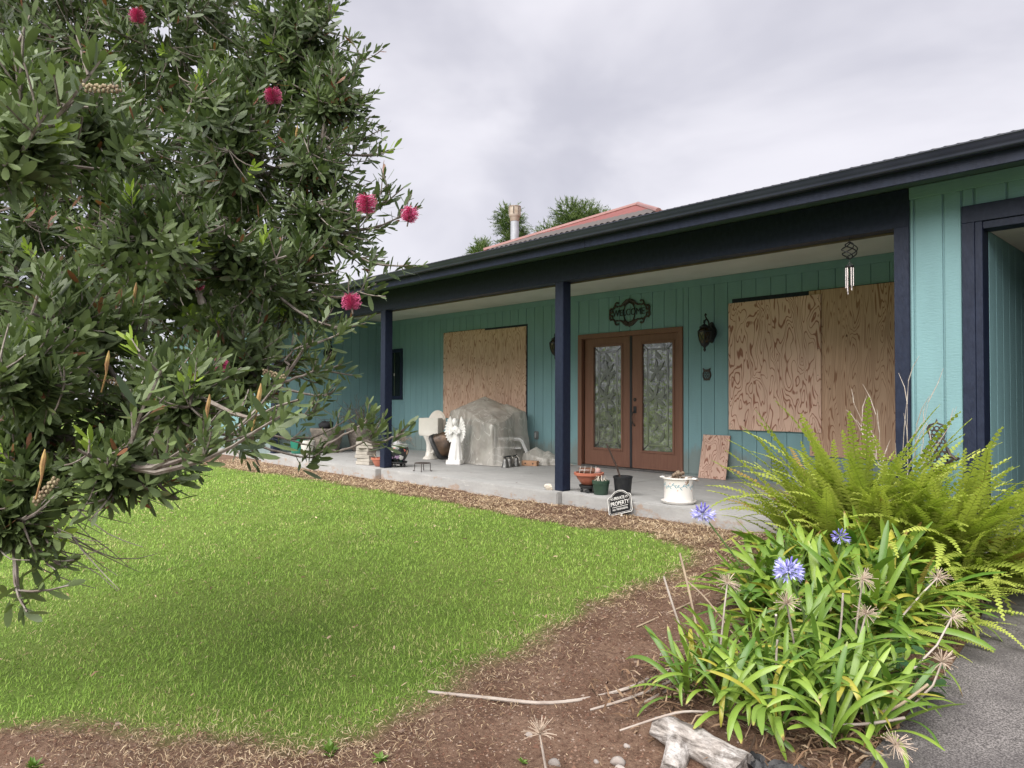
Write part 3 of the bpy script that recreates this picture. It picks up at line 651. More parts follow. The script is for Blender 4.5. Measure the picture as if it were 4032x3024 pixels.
# wall lanterns
AMB = M('amber_seeded_glass', (0.085, 0.052, 0.018), (0.02, 0.018, 0.016), 30, 0.2, spec=0.6)
def lantern(loc, rz, label):
    L = empty('wall_lantern', loc, rz, label, 'lantern', 'black wall lanterns on the porch')
    bp = MB(); pts = [(0.075 * math.cos(a) * (1 + .12 * math.cos(4 * a)), 0.14 * math.sin(a) * (1 + .1 * math.cos(4 * a))) for a in np.linspace(0, 2 * math.pi, 28, endpoint=False)]
    bp.prism(pts, 0.02, Matrix.Translation((0, -0.022, 0))); bp.prism([(x * .7, z * .75) for x, z in pts], 0.02, Matrix.Translation((0, -0.04, 0))); bp.build('back_plate', BLACKM, L)
    a = MB(); a.tube([(0, -0.03, 0.02), (0, -0.07, 0.04), (0, -0.085, 0.1), (0, -0.10, 0.155), (0, -0.145, 0.185), (0, -0.19, 0.16), (0, -0.205, 0.11)], 0.012, 7)
    a.tube([(0, -0.145, 0.185), (0, -0.17, 0.21), (0, -0.19, 0.235), (0, -0.175, 0.255), (0, -0.155, 0.24)], [.011, .010, .010, .011, .013], 6)
    a.tube([(0, -0.205, 0.11), (0, -0.225, 0.13), (0, -0.215, 0.16), (0, -0.19, 0.155), (0, -0.192, 0.135)], 0.008, 6)
    a.build('scroll_arm', BLACKM, L, smooth=True)
    c = (0, -0.2, 0)
    MB().lathe([(0.012, 0.11), (0.03, 0.10), (0.045, 0.085), (0.07, 0.075), (0.075, 0.055), (0.06, 0.05)], 16, c).build('cap', BLACKM, L, smooth=True)
    MB().lathe([(0.045, 0.055), (0.098, 0.0), (0.094, -0.05), (0.08, -0.12), (0.058, -0.17), (0.03, -0.20)], 6, c).build('glass', AMB, L)
    g = MB(); prof = [(0.05, 0.056), (0.103, 0.0), (0.099, -0.05), (0.085, -0.12), (0.062, -0.17), (0.035, -0.20)]
    for k in range(6):
        t0 = k * math.pi / 3; g.tube([(c[0] + r * math.cos(t0), c[1] + r * math.sin(t0), z) for r, z in prof], 0.008, 5)
        t1 = t0 + math.pi / 6; rr = 0.9
        g.tube([(c[0] + prof[i][0] * rr * math.cos(t0 + (math.pi / 3) * u), c[1] + prof[i][0] * rr * math.sin(t0 + (math.pi / 3) * u), prof[i][1]) for i, u in ((1, 0.05), (2, 0.3), (3, 0.7), (4, 0.95))], 0.005, 4)
        g.tube([(c[0] + prof[i][0] * rr * math.cos(t0 + (math.pi / 3) * u), c[1] + prof[i][0] * rr * math.sin(t0 + (math.pi / 3) * u), prof[i][1]) for i, u in ((1, 0.95), (2, 0.7), (3, 0.3), (4, 0.05))], 0.005, 4)
    for r, z in (prof[1], prof[4]): g.tube([(c[0] + r * math.cos(k * math.pi / 3), c[1] + r * math.sin(k * math.pi / 3), z) for k in range(7)], 0.009, 5)
    g.build('cage', BLACKM, L)
    MB().lathe([(0.062, -0.165), (0.055, -0.19), (0.025, -0.215), (0.012, -0.235), (0.02, -0.25), (0.016, -0.27), (0.003, -0.285)], 12, c).build('finial', BLACKM, L, smooth=True)
    return L
lantern((0.40, D, 2.085), 0, 'black caged wall lantern right of the double door')
lantern((-2.50, D, 2.085), 0, 'black caged wall lantern left of the door, half hidden by the middle post')
lantern((-8.07, 1.25, 2.09), R_(90), 'black caged wall lantern on the shaded end wall behind the bottlebrush branches')
# outlet with weather cover
oc = empty('outlet_cover', (-3.137, D, 0.47), 0, 'grey weatherproof outlet cover low on the wall beside the plastic sheeting', 'outlet')
PG = M('grey_outlet', (0.15, 0.16, 0.165), (0.2, 0.21, 0.21), 20, 0.45)
MB().box(-0.055, 0.055, -0.03, -0.0005, -0.075, 0.075).build('cover', PG, oc, bevel=0.012, seg=2)
MB().box(-0.02, 0.02, -0.045, -0.0305, -0.045, 0.05).build('flap', M('pale_flap', (0.42, 0.43, 0.44), None, rough=0.3), oc, bevel=0.008, seg=2)
# wind chime
wc = empty('wind_chime', (3.352, 0.07, 2.552), 0, 'black spiral wind chime with bright metal tubes hanging from the beam', 'wind chime')
MB().tube([(0, 0, 0), (0, 0, -0.045)], 0.003, 5).build('hook', BLACKM, wc)
for k in range(4):
    b = MB(); pts = []
    for i in range(25):
        u = i / 24; an = k * math.pi / 2 + u * math.pi * 1.6; r = 0.066 * math.sin(math.pi * u) ** 0.8; pts.append((r * math.cos(an), r * math.sin(an), -0.04 - 0.155 * u))
    b.tube(pts, 0.0055, 4); b.build('spiral', BLACKM, wc, smooth=True)
b = MB(); b.tube([(0, 0, -0.19), (0, 0, -0.25)], 0.002, 4)
for k in range(6): a = k * math.pi / 3; b.tube([(0, 0, -0.215), (0.03 * math.cos(a), 0.03 * math.sin(a), -0.25)], 0.0015, 4)
b.build('cord', M('grey_cord', (0.12, 0.12, 0.12), None), wc)
MB().lathe([(0.036, -0.25), (0.036, -0.262)], 14).build('disc', BLACKM, wc)
CHM = M('bright_chime_metal', (0.55, 0.50, 0.47), None, rough=0.25, metal=1.0)
for k in range(6):
    a = k * math.pi / 3 + 0.3; L_ = 0.16 + 0.035 * ((k * 2) % 5) / 2
    MB().tube([(0.03 * math.cos(a), 0.03 * math.sin(a), -0.27), (0.03 * math.cos(a), 0.03 * math.sin(a), -0.27 - L_)], 0.0065, 8).build('chime_tube', CHM, wc, smooth=True)
MB().lathe([(0.022, -0.36), (0.022, -0.368)], 10).build('striker', BLACKM, wc)

# ================================================================== things on the porch
def pot(name, prof_out, th, mat, parent, n=28, loc=None):
    inner = [(max(0.001, r - th), z) for r, z in prof_out[::-1] if z > prof_out[0][1] + th * 1.2]
    prof = [(0.001, prof_out[0][1])] + prof_out + inner + [(0.001, prof_out[0][1] + th * 1.5)]
    return MB().lathe(prof, n).build(name, mat, parent, smooth=True, loc=loc, angle=50)
def caddy(parent, r, mat=BLACKP):
    MB().lathe([(0.001, 0.055), (r * .85, 0.055), (r, 0.075), (r, 0.092), (r - .012, 0.092), (r - .02, 0.07), (0.001, 0.068)], 24).build('tray', mat, parent, smooth=True)
    for k in range(4):
        a = k * math.pi / 2 + 0.5; w_ = MB().tube([(-0.012, 0, 0), (0.012, 0, 0)], 0.025, 10); w_.xf(Matrix.Translation((r * .75 * math.cos(a), r * .75 * math.sin(a), 0.026)) @ Matrix.Rotation(a, 4, 'Z')); w_.build('caster', mat, parent)
# floral pot
m, t, o = newmat('famille_noire_porcelain'); v = coords(t, (1, 1, 1))
vo = t.nodes.new('ShaderNodeTexVoronoi'); vo.inputs['Scale'].default_value = 15; vo.inputs['Randomness'].default_value = 1
nd = t.nodes.new('ShaderNodeTexNoise'); nd.inputs['Scale'].default_value = 14; t.links.new(v, nd.inputs['Vector'])
va = t.nodes.new('ShaderNodeMix'); va.data_type = 'VECTOR'; va.inputs[0].default_value = 0.12; t.links.new(v, va.inputs[4]); t.links.new(nd.outputs['Color'], va.inputs[5]); t.links.new(va.outputs[1], vo.inputs['Vector'])
sc = t.nodes.new('ShaderNodeSeparateColor'); t.links.new(vo.outputs['Color'], sc.inputs[0])
rp = t.nodes.new('ShaderNodeValToRGB'); rp.color_ramp.interpolation = 'CONSTANT'; el_ = rp.color_ramp.elements
el_[0].position = 0; el_[0].color = (0.016, 0.02, 0.02, 1); el_[1].position = 0.36; el_[1].color = (0.62, 0.60, 0.58, 1)
for ps, cc in ((0.5, (0.02, 0.024, 0.022, 1)), (0.6, (0.42, 0.12, 0.10, 1)), (0.68, (0.06, 0.20, 0.15, 1)), (0.82, (0.30, 0.20, 0.32, 1)), (0.88, (0.10, 0.27, 0.2, 1)), (0.95, (0.55, 0.36, 0.22, 1))):
    e = el_.new(ps); e.color = cc
t.links.new(sc.outputs[0], rp.inputs[0])
msk = ramp(t, vo.outputs['Distance'], 0.5, 0.56, (0, 0, 0), (1, 1, 1))
pbsdf(t, o, mixc(t, msk, rp.outputs[0], (0.016, 0.02, 0.02)), 0.15, 0, 0.5); FLORAL = m
fp = empty('floral_pot', (-3.93, 0.29, 0), 0.3, 'black ground porcelain jar painted with flowers beside the left post, on a wheeled tray', 'pot')
MB().lathe([(0.001, 0.094), (0.105, 0.094), (0.112, 0.105), (0.14, 0.15), (0.17, 0.215), (0.178, 0.26), (0.172, 0.30), (0.158, 0.325)], 36).build('jar', FLORAL, fp, smooth=True)
CEL = M('celadon_rim', (0.42, 0.50, 0.46), (0.5, 0.52, 0.48), 12, 0.2)
MB().lathe([(0.158, 0.3255), (0.16, 0.345), (0.152, 0.352), (0.172, 0.365), (0.166, 0.372), (0.148, 0.366), (0.14, 0.33), (0.14, 0.3)], 36).build('rim', CEL, fp, smooth=True)
ct = empty('plant_caddy', (-3.93, 0.29, 0), 0, 'black wheeled plant tray under the floral porcelain jar', 'plant caddy'); caddy(ct, 0.155)
wb = empty('white_bowl', (-3.95, 0.27, 0.355), 0, 'white bowl with wire handle resting in the floral jar', 'bowl')
MB().lathe([(0.001, 0.09), (0.05, 0.085), (0.09, 0.05), (0.118, 0.0), (0.11, 0.0), (0.085, 0.045), (0.001, 0.078)], 24).xf(Matrix.Rotation(0.25, 4, 'Y')).build('bowl', M('dull_white', (0.5, 0.5, 0.52), (0.43, 0.43, 0.45), 8, 0.4), wb, smooth=True)
MB().tube([(0.125 * math.cos(a), 0.125 * math.sin(a), 0.02 + 0.0 * a) for a in np.linspace(0, 2 * math.pi, 30)], 0.004, 5).build('wire_handle', M('pinkish_wire', (0.5, 0.42, 0.44), None, rough=0.4), wb, smooth=True)
def twigs(name, mat, parent, n, c, spread, h, r, seed, segs=4, fork=True, droop=0.0):
    rr = random.Random(seed); b = MB()
    for i in range(n):
        p = Vector((c[0] + rr.uniform(-spread, spread) * .4, c[1] + rr.uniform(-spread, spread) * .4, c[2])); a = rr.uniform(0, 6.28); d = Vector((math.cos(a) * rr.uniform(.1, 1), math.sin(a) * rr.uniform(.1, 1), 1)).normalized(); pts = [p.copy()]; L = h * rr.uniform(.5, 1) / segs
        for s in range(segs):
            d = (d + Vector((rr.uniform(-.45, .45), rr.uniform(-.45, .45), rr.uniform(-.3, .3) - droop))).normalized(); p = p + d * L; pts.append(p.copy())
            if fork and rr.random() < .6:
                e = (d + Vector((rr.uniform(-1, 1), rr.uniform(-1, 1), rr.uniform(-.4, .6)))).normalized(); q = p + e * L * rr.uniform(.5, 1.4); b.tube([p, (p + q) / 2 + Vector((rr.uniform(-.02, .02),) * 3), q], [r * .6, r * .5, r * .2], 3, False)
        b.tube(pts, [r * (1 - .75 * i_ / segs) for i_ in range(segs + 1)], 4, False)
    return b.build(name, mat, parent)
DRYLEAF = M('dry_leaf_brown', (0.15, 0.10, 0.07), (0.30, 0.235, 0.17), 14, 0.85, rand=0.3)
twigs('dry_stem', M('pale_dry_stem', (0.30, 0.25, 0.2), (0.18, 0.13, 0.1), 20, 0.8), wb, 16, (0.07, 0.05, 0.06), 0.18, 0.26, 0.006, 5, 5, True, 0.35)
# stack of concrete pavers
PAV = M('concrete_paver', (0.40, 0.365, 0.32), (0.31, 0.285, 0.25), 6, 0.85, bump=0.4, bscale=60, rand=0.12)
rr = random.Random(4); zz = 0.0
pm = MB().box(-0.155, 0.155, -0.10, 0.10, 0, 0.054).mesh('paver', PAV, bevel=0.006)
PAVN = ['bottom paver', 'second paver from the bottom', 'third paver from the bottom', 'fourth paver from the bottom', 'third paver from the top', 'second paver from the top', 'topmost paver']
for i in range(7):
    o_ = link('concrete_paver', pm, None, None, (-4.62 + (0.0, .01, -.01, -.05, -.05, .01, .015)[i], 0.12 + (0, .01, -.01, .02, .03, .01, .0)[i], zz), (0, 0, R_((14, 10, 18, 6, 9, 30, 26)[i])))
    tag(o_, PAVN[i] + ' of the pale concrete stack beside the left post', 'paver', 'stacked concrete pavers'); zz += 0.0555
# terracotta bowl behind the left post
tb = empty('terracotta_bowl', (-4.2, 0.12, 0), 0, 'shallow terracotta bowl half hidden behind the left post, next to the pavers', 'bowl')
BOWLP = [(0.07, 0), (0.085, 0.01), (0.125, 0.085), (0.138, 0.112), (0.148, 0.114), (0.15, 0.14), (0.142, 0.142)]
pot('bowl', BOWLP, 0.01, TERRA, tb); MB().tube([(-0.02, 0, 0.05), (-0.16, -0.02, 0.19)], 0.005, 5).build('stick', STRAWM, tb)
# stone planters
STONE = M('rough_stone_planter', (0.24, 0.205, 0.175), (0.135, 0.115, 0.10), 9, 0.9, bump=0.9, bscale=34, bdist=0.02)
def planter(loc, rz, label):
    P = empty('stone_planter', loc, rz, label, 'planter', 'rough stone planters at the porch end')
    b = MB(); n = 40; prof = [(0.17, 0), (0.2, 0.05), (0.235, 0.18), (0.265, 0.32), (0.285, 0.40), (0.305, 0.43), (0.31, 0.5), (0.255, 0.505), (0.24, 0.44), (0.001, 0.43)]
    for r, z in prof:
        for k in range(n):
            a = 2 * math.pi * k / n; q = r / (abs(math.cos(a)) ** 3.4 + abs(math.sin(a)) ** 3.4) ** (1 / 3.4); b.v.append((q * math.cos(a), q * math.sin(a), z))
    for i in range(len(prof) - 1):
        for k in range(n): b.f.append((i * n + k, i * n + (k + 1) % n, (i + 1) * n + (k + 1) % n, (i + 1) * n + k))
    b.f.append(tuple(range(n - 1, -1, -1))); b.jit(0.012, 13, loc[0]); b.build('body', STONE, P, smooth=True)
    return P
p1 = planter((-7.52, 0.98, 0), 0.3, 'front rough stone planter with black cloth on top at the porch end')
p2 = planter((-7.42, 1.75, 0), 0.15, 'rear rough stone planter holding a dead tangled vine at the porch end')
twigs('dead_vine', DEADTWIG, p2, 46, (0, 0, 0.42), 0.3, 0.95, 0.008, 9, 6, True, 0.12)
bc = MB().ball((0, 0, 0.05), 0.17, 18, 10, (1.0, 0.9, 0.62)).jit(0.05, 12, 3).build('black_cloth', M('black_cloth', (0.008, 0.008, 0.01), (0.014, 0.014, 0.017), 10, 0.85), None, smooth=True, loc=(-7.5, 0.94, 0.50))
tag(bc, 'crumpled black cloth heaped on the front stone planter', 'cloth')
# buckets
wbk = empty('white_bucket', (-7.06, 0.3, 0), 0, 'small white bucket on the slab left of the stone planters', 'bucket')
pot('bucket', [(0.105, 0), (0.11, 0.005), (0.13, 0.25), (0.137, 0.252), (0.137, 0.29), (0.13, 0.292)], 0.006, M('white_bucket_plastic', (0.62, 0.60, 0.55), (0.5, 0.48, 0.44), 7, 0.45), wbk)
twigs('dead_sprig', DEADTWIG, wbk, 8, (0, 0, 0.2), 0.1, 0.35, 0.005, 2, 4)
gb = empty('green_tub', (-7.66, 0.42, 0), 0.3, 'bright green plastic tub at the far end of the porch behind branches', 'tub')
pot('tub', [(0.14, 0), (0.15, 0.01), (0.175, 0.32), (0.2, 0.325), (0.2, 0.345), (0.19, 0.347)], 0.008, M('bright_green_plastic', (0.02, 0.20, 0.13), (0.025, 0.16, 0.11), 5, 0.4), gb)
# trivet
tv = empty('iron_trivet', (-3.06, 0.15, 0), 0.5, 'little black wrought iron plant stand standing empty between the posts', 'plant stand')
b = MB()
for r in (0.118, 0.085): b.tube([(r * math.cos(a), r * math.sin(a), 0.128) for a in np.linspace(0, 2 * math.pi, 33)], 0.006, 5)
for k in range(8): a = k * math.pi / 4; b.tube([(0.02 * math.cos(a), 0.02 * math.sin(a), 0.128), (0.06 * math.cos(a + .5), 0.06 * math.sin(a + .5), 0.128), (0.118 * math.cos(a), 0.118 * math.sin(a), 0.128)], 0.005, 4)
b.build('ring_top', RUSTI, tv, smooth=True)
for k in range(4):
    a = k * math.pi / 2 + 0.3; c_, s_ = math.cos(a), math.sin(a)
    MB().tube([(0.118 * c_, 0.118 * s_, 0.128), (0.122 * c_, 0.122 * s_, 0.06), (0.12 * c_, 0.12 * s_, 0.012), (0.132 * c_, 0.132 * s_, 0.004), (0.145 * c_, 0.145 * s_, 0.012), (0.142 * c_, 0.142 * s_, 0.024)], 0.006, 5).build('leg', RUSTI, tv, smooth=True)
# toilet, its tank towards the yard
CER = M('glazed_toilet_ceramic', (0.64, 0.615, 0.57), (0.56, 0.53, 0.48), 3, 0.22, spec=0.5)
tl = empty('toilet', (-4.82, 1.62, 0), R_(26), 'old off white toilet with its tank towards the yard and seat raised', 'toilet')
b = MB(); n = 4
tk = [(-0.2, -0.1), (0.2, -0.1), (0.2, 0.1), (-0.2, 0.1)]
b.add([(x * .93, y * .9, 0.43) for x, y in tk] + [(x, y, 0.47) for x, y in tk] + [(x, y, 0.76) for x, y in tk] + [(x * .93, y * .85, 0.76) for x, y in tk] + [(x * .9, y * .8, 0.5) for x, y in tk],
      [(3, 2, 1, 0)] + [(l * 4 + i, l * 4 + (i + 1) % 4, l * 4 + 4 + (i + 1) % 4, l * 4 + 4 + i) for l in range(4) for i in range(4)] + [(16, 17, 18, 19)])
b.build('tank', CER, tl, bevel=0.01, seg=2)
MB().lathe([(0.001, 0.0), (0.17, 0.0), (0.172, 0.01), (0.16, 0.03), (0.12, 0.06), (0.095, 0.15), (0.09, 0.26), (0.11, 0.34), (0.15, 0.40), (0.16, 0.428), (0.001, 0.428)], 28, (0, 0.0, 0), 0.82, 1.0).build('pedestal', CER, tl, smooth=True)
MB().lathe([(0.001, 0.14), (0.10, 0.15), (0.14, 0.22), (0.175, 0.33), (0.19, 0.40), (0.19, 0.425), (0.14, 0.425), (0.12, 0.36), (0.001, 0.3)], 28, (0, 0.33, 0), 1.0, 1.25).build('bowl', CER, tl, smooth=True)
MB().tube([(0.07, -0.08, 0.1), (0.09, 0.02, 0.2), (0.085, 0.12, 0.22), (0.08, 0.2, 0.12)], [.03, .04, .045, .04], 8).build('trapway', CER, tl, smooth=True)
b = MB(); ov = [(0.185 * math.cos(a), 0.235 * math.sin(a)) for a in np.linspace(0, 2 * math.pi, 32, endpoint=False)]; b.prism(ov, 0.022); b.prism([(x * .86, z * .88) for x, z in ov], 0.014, Matrix.Translation((0, -0.014, 0)))
b.xf(Matrix.Translation((0.05, 0.15, 0.67)) @ Matrix.Rotation(R_(-8), 4, 'X')); b.build('seat_lid', M('old_seat_lid', (0.55, 0.49, 0.42), (0.62, 0.58, 0.52), 7, 0.35), tl, bevel=0.004)
# tipped sink
SNK = M('bronze_enamel', (0.15, 0.095, 0.06), (0.035, 0.028, 0.025), 5, 0.35, 0.55, lo=0.35, hi=0.7)
sk = empty('old_sink', (-4.44, 1.56, 0.245), 0, 'bronze brown sink with thick black rim tipped on its side', 'sink', rot=(0, 0, R_(22)))
b = MB(); secs = [(0.29, 0.25, 0.0), (0.285, 0.245, 0.05), (0.25, 0.21, 0.07), (0.235, 0.195, 0.25), (0.185, 0.15, 0.31), (0.02, 0.02, 0.32)]; n = 28
for hx_, hy_, z in secs:
    for k in range(n):
        a = 2 * math.pi * k / n; e_ = (abs(math.cos(a)) ** 5 + abs(math.sin(a)) ** 5) ** (-1 / 5); b.v.append((hx_ * e_ * math.cos(a), hy_ * e_ * math.sin(a), z))
for i in range(len(secs) - 1):
    for k in range(n): b.f.append((i * n + k, i * n + (k + 1) % n, (i + 1) * n + (k + 1) % n, (i + 1) * n + k))
TS = Matrix.Rotation(R_(62), 4, 'Y') @ Matrix.Rotation(R_(90), 4, 'Z')
b2 = MB(); b2.v = b.v[n * 2:]; b2.f = [tuple(i - 2 * n for i in f) for f in b.f if min(f) >= 2 * n]; b2.xf(TS); b2.build('basin', SNK, sk, smooth=True)
b3 = MB(); b3.v = b.v[:n * 3]; b3.f = [f for f in b.f if max(f) < 3 * n] + [tuple(range(n - 1, -1, -1))]; b3.xf(TS); b3.build('rim', M('black_rim', (0.02, 0.02, 0.021), (0.05, 0.05, 0.052), 8, 0.4), sk, smooth=True)
MB().lathe([(0.06, 0.31), (0.065, 0.33), (0.05, 0.36), (0.04, 0.40), (0.03, 0.40)], 16).xf(TS).build('drain', BLACKM, sk, smooth=True)
MB().box(-0.035, 0.035, -0.207, -0.199, 0.13, 0.20).xf(TS).build('label_plate', M('grey_label', (0.05, 0.05, 0.052), None, rough=0.5), sk)
# angel statue
an = empty('angel_statue', (-3.66, 1.27, 0), R_(30), 'white garden angel statue with spread wings in front of the plastic sheeting', 'statue')
MB().box(-0.13, 0.13, -0.10, 0.10, 0, 0.075).build('plinth', SPOOL, an, bevel=0.008, seg=2)
sec = [(0.115, 0.085, 0.075), (0.112, 0.085, 0.14), (0.095, 0.075, 0.28), (0.078, 0.064, 0.40), (0.062, 0.054, 0.485), (0.07, 0.056, 0.53), (0.078, 0.056, 0.58), (0.072, 0.05, 0.615), (0.035, 0.033, 0.645), (0.026, 0.026, 0.66), (0.042, 0.044, 0.685), (0.05, 0.052, 0.72), (0.046, 0.05, 0.755), (0.03, 0.034, 0.78), (0.004, 0.004, 0.79)]
b = MB(); n = 40
for i, (rx, ry, z) in enumerate(sec):
    f_ = max(0.0, 0.16 * (1 - z / 0.5)) 
    for k in range(n):
        a = 2 * math.pi * k / n; q = 1 + f_ * math.sin(9 * a + 2 * math.sin(z * 9)); b.v.append((rx * q * math.cos(a) + 0.015 * math.sin(z * 4), ry * q * math.sin(a) - (0.02 if z > 0.66 else 0), z))
for i in range(len(sec) - 1):
    for k in range(n): b.f.append((i * n + k, i * n + (k + 1) % n, (i + 1) * n + (k + 1) % n, (i + 1) * n + k))
for s_ in (1, -1):
    b.tube([(s_ * 0.072, 0, 0.60), (s_ * 0.088, -0.03, 0.54), (s_ * 0.06, -0.07, 0.515), (s_ * 0.01, -0.085, 0.565)], [0.026, 0.026, 0.022, 0.016], 8)
    b.tube([(s_ * 0.012, -0.082, 0.56), (s_ * 0.006, -0.09, 0.60)], [0.014, 0.007], 6)
b.ball((0.012, -0.07, 0.71), 0.008); b.ball((0.012, -0.066, 0.695), 0.006)
b.build('figure', SPOOL, an, smooth=True)
for s_ in (1, -1):
    pts = [(0.03, 0.50), (0.05, 0.60), (0.07, 0.70), (0.085, 0.78), (0.10, 0.82)]
    outer = [(0.115, 0.80), (0.135, 0.765), (0.13, 0.755), (0.158, 0.72), (0.152, 0.708), (0.178, 0.665), (0.17, 0.65), (0.19, 0.605), (0.18, 0.592), (0.19, 0.55), (0.178, 0.535), (0.18, 0.50), (0.162, 0.485), (0.16, 0.45), (0.14, 0.435), (0.13, 0.405), (0.112, 0.395), (0.095, 0.375), (0.075, 0.385), (0.05, 0.43)]
    poly = [(s_ * x, z) for x, z in pts + outer]
    b = MB(); b.prism(poly, 0.02, Matrix.Translation((0, 0.045, 0)) @ Matrix.Rotation(s_ * R_(-14), 4, 'Z'))
    for q in range(9):
        u = q / 8; e_ = outer[min(2 * q + 1, len(outer) - 1)]; b.tube([Matrix.Rotation(s_ * R_(-14), 4, 'Z') @ Vector((s_ * (0.05 + .01 * q), 0.044, 0.64 - 0.02 * q)) , Matrix.Rotation(s_ * R_(-14), 4, 'Z') @ Vector((s_ * e_[0], 0.044, e_[1]))], [0.008, 0.012], 5)
    b.build('wing', SPOOL, an)
# plastic sheeting over furniture
m, t, o = newmat('milky_plastic_sheet'); v = wcoords(t)
hgt = noisen(t, wcoords(t, (1, 1, .5)), 9, 4, .55, .6)
cre = ramp(t, mathn(t, 'ABSOLUTE', mathn(t, 'SUBTRACT', noisen(t, wcoords(t, (1.2, 1.2, .7)), 3.2, 2, .45, .8), .5)), 0.0, 0.018, (1, 1, 1), (0, 0, 0))
col = mixc(t, ramp(t, noisen(t, v, 3, 6), 0.35, 0.65), (0.56, 0.53, 0.48), (0.70, 0.67, 0.62)); col = mixc(t, mathn(t, 'MULTIPLY', cre, .5), col, (0.78, 0.77, 0.74))
p = pbsdf(t, None, col, 0.24, 0, 0.6, bumpn(t, hgt, 0.25, 0.02))
tr = N(t, 'ShaderNodeBsdfTranslucent'); t.links.new(col, tr.inputs[0]); tp = N(t, 'ShaderNodeBsdfTransparent')
m1 = N(t, 'ShaderNodeMixShader'); m1.inputs[0].default_value = 0.3; t.links.new(p.outputs[0], m1.inputs[1]); t.links.new(tr.outputs[0], m1.inputs[2])
m2 = N(t, 'ShaderNodeMixShader'); t.links.new(m1.outputs[0], m2.inputs[1]); t.links.new(tp.outputs[0], m2.inputs[2])
opa = ramp(t, noisen(t, v, 2.4, 3), 0.35, 0.7, (0.22, 0.22, 0.22), (0.55, 0.55, 0.55))
t.links.new(mathn(t, 'MULTIPLY', opa, mathn(t, 'MULTIPLY_ADD', cre, -.6, 1.0)), m2.inputs[0]); t.links.new(m2.outputs[0], o.inputs[0]); PLAS = m
def drape(cx, cy, foot, sup, k, seed, nth=220, nz=70, skirt=0.10):
    """cloth hung over support points: a tent of cones cut by its footprint, with folds towards the hem"""
    foot = np.array(foot, float); ang = np.linspace(-math.pi, math.pi, nth, endpoint=False); rad = []
    for a in ang:
        d = np.array([math.cos(a), math.sin(a)]); best = 0
        for i in range(len(foot)):
            p, q = foot[i] - (cx, cy), foot[(i + 1) % len(foot)] - (cx, cy); e = q - p; den = d[0] * e[1] - d[1] * e[0]
            if abs(den) < 1e-9: continue
            tt = (p[0] * e[1] - p[1] * e[0]) / den; ss = (p[0] * d[1] - p[1] * d[0]) / den
            if tt > 0 and 0 <= ss <= 1: best = max(best, tt)
        rad.append(best)
    rad = np.array(rad); rad = (np.roll(rad, 1) + 2 * rad + np.roll(rad, -1)) / 4
    def tent(x, y): return max(z - k * math.hypot(x - sx_, (y - sy_) * 1.15) for sx_, sy_, z in sup)
    V = []; F = []
    for j in range(nz + 1):
        u = j / nz
        for i, a in enumerate(ang):
            ca, sa = math.cos(a), math.sin(a); R0 = rad[i]
            if u < .5: fr = .90 * (u / .5); dz = 1.0
            elif u < .92: q = (u - .5) / .42; fr = .90 + .10 * q ** .6; dz = 1 - q
            else: q = (u - .92) / .08; fr = 1 + skirt * q * (.6 + .5 * math.sin(4 * a + seed)); dz = 0
            x0, y0 = cx + ca * R0 * min(fr, .9), cy + sa * R0 * min(fr, .9); zt = tent(x0, y0)
            low = max(0, u - .12) / .88
            tri = lambda q: 2 * abs((q / (2 * math.pi)) % 1.0 - .5) * 2 - 1
            fold = (.085 * tri(5 * a + 1.1 * math.sin(2 * a) + seed + .4 * u) + .045 * tri(11 * a - 1.2 * u + 2 * math.sin(a)) + .02 * tri(24 * a + 3 * u)) * low
            cr_ = .022 * mnoise.noise(Vector((x0 * 3, y0 * 3, zt * dz * 2 + seed))) + .018 * abs(mnoise.noise(Vector((x0 * 6 + 2 * zt, y0 * 6, zt * dz * 3 + seed))))
            x, y = cx + ca * R0 * (fr * (1 + fold)) + ca * cr_, cy + sa * R0 * (fr * (1 + fold)) + sa * cr_
            z = zt * dz + (.010 if u >= .92 else 0) + cr_ * .6 * dz + (abs(.03 * math.sin(7 * a + seed)) * (1 if u > .9 else 0)) * (1 - (u - .9) / .1 if u > .9 else 1)
            V.append((x, min(y, D - .035), max(.006, z)))
    for j in range(nz):
        for i in range(nth): F.append((j * nth + i, j * nth + (i + 1) % nth, (j + 1) * nth + (i + 1) % nth, (j + 1) * nth + i))
    b = MB(); b.v = V; b.f = F; return b
ps = drape(-3.78, 2.02, [(-4.93, 2.35), (-4.75, 1.95), (-4.3, 1.70), (-3.85, 1.62), (-3.5, 1.50), (-3.15, 1.40), (-2.86, 1.42), (-2.9, 1.8), (-3.08, 2.2), (-3.2, 2.6), (-3.6, 2.69), (-4.7, 2.69)],
    [(-3.9, 2.15, 1.17), (-4.35, 2.22, 1.02), (-3.5, 2.3, 1.03), (-3.27, 1.72, 0.86), (-4.6, 2.1, 0.78), (-3.75, 1.8, .95)], 0.42, 1.3, skirt=0.2).build('plastic_sheet', PLAS, None, smooth=True, angle=14)
tag(ps, 'large milky plastic sheet draped over furniture below the left boarded window', 'plastic sheet')
ps2 = drape(-2.72, 2.36, [(-3.1, 2.5), (-2.98, 2.2), (-2.7, 2.12), (-2.45, 2.2), (-2.2, 2.42), (-2.15, 2.6), (-2.6, 2.69)], [(-2.78, 2.35, .30), (-2.55, 2.4, .24), (-2.95, 2.4, .22)], .55, 4.4, 90, 26, .14).build('plastic_sheet', PLAS, None, smooth=True, angle=14)
tag(ps2, 'low crumpled heap of plastic sheeting against the wall left of the door', 'plastic sheet')
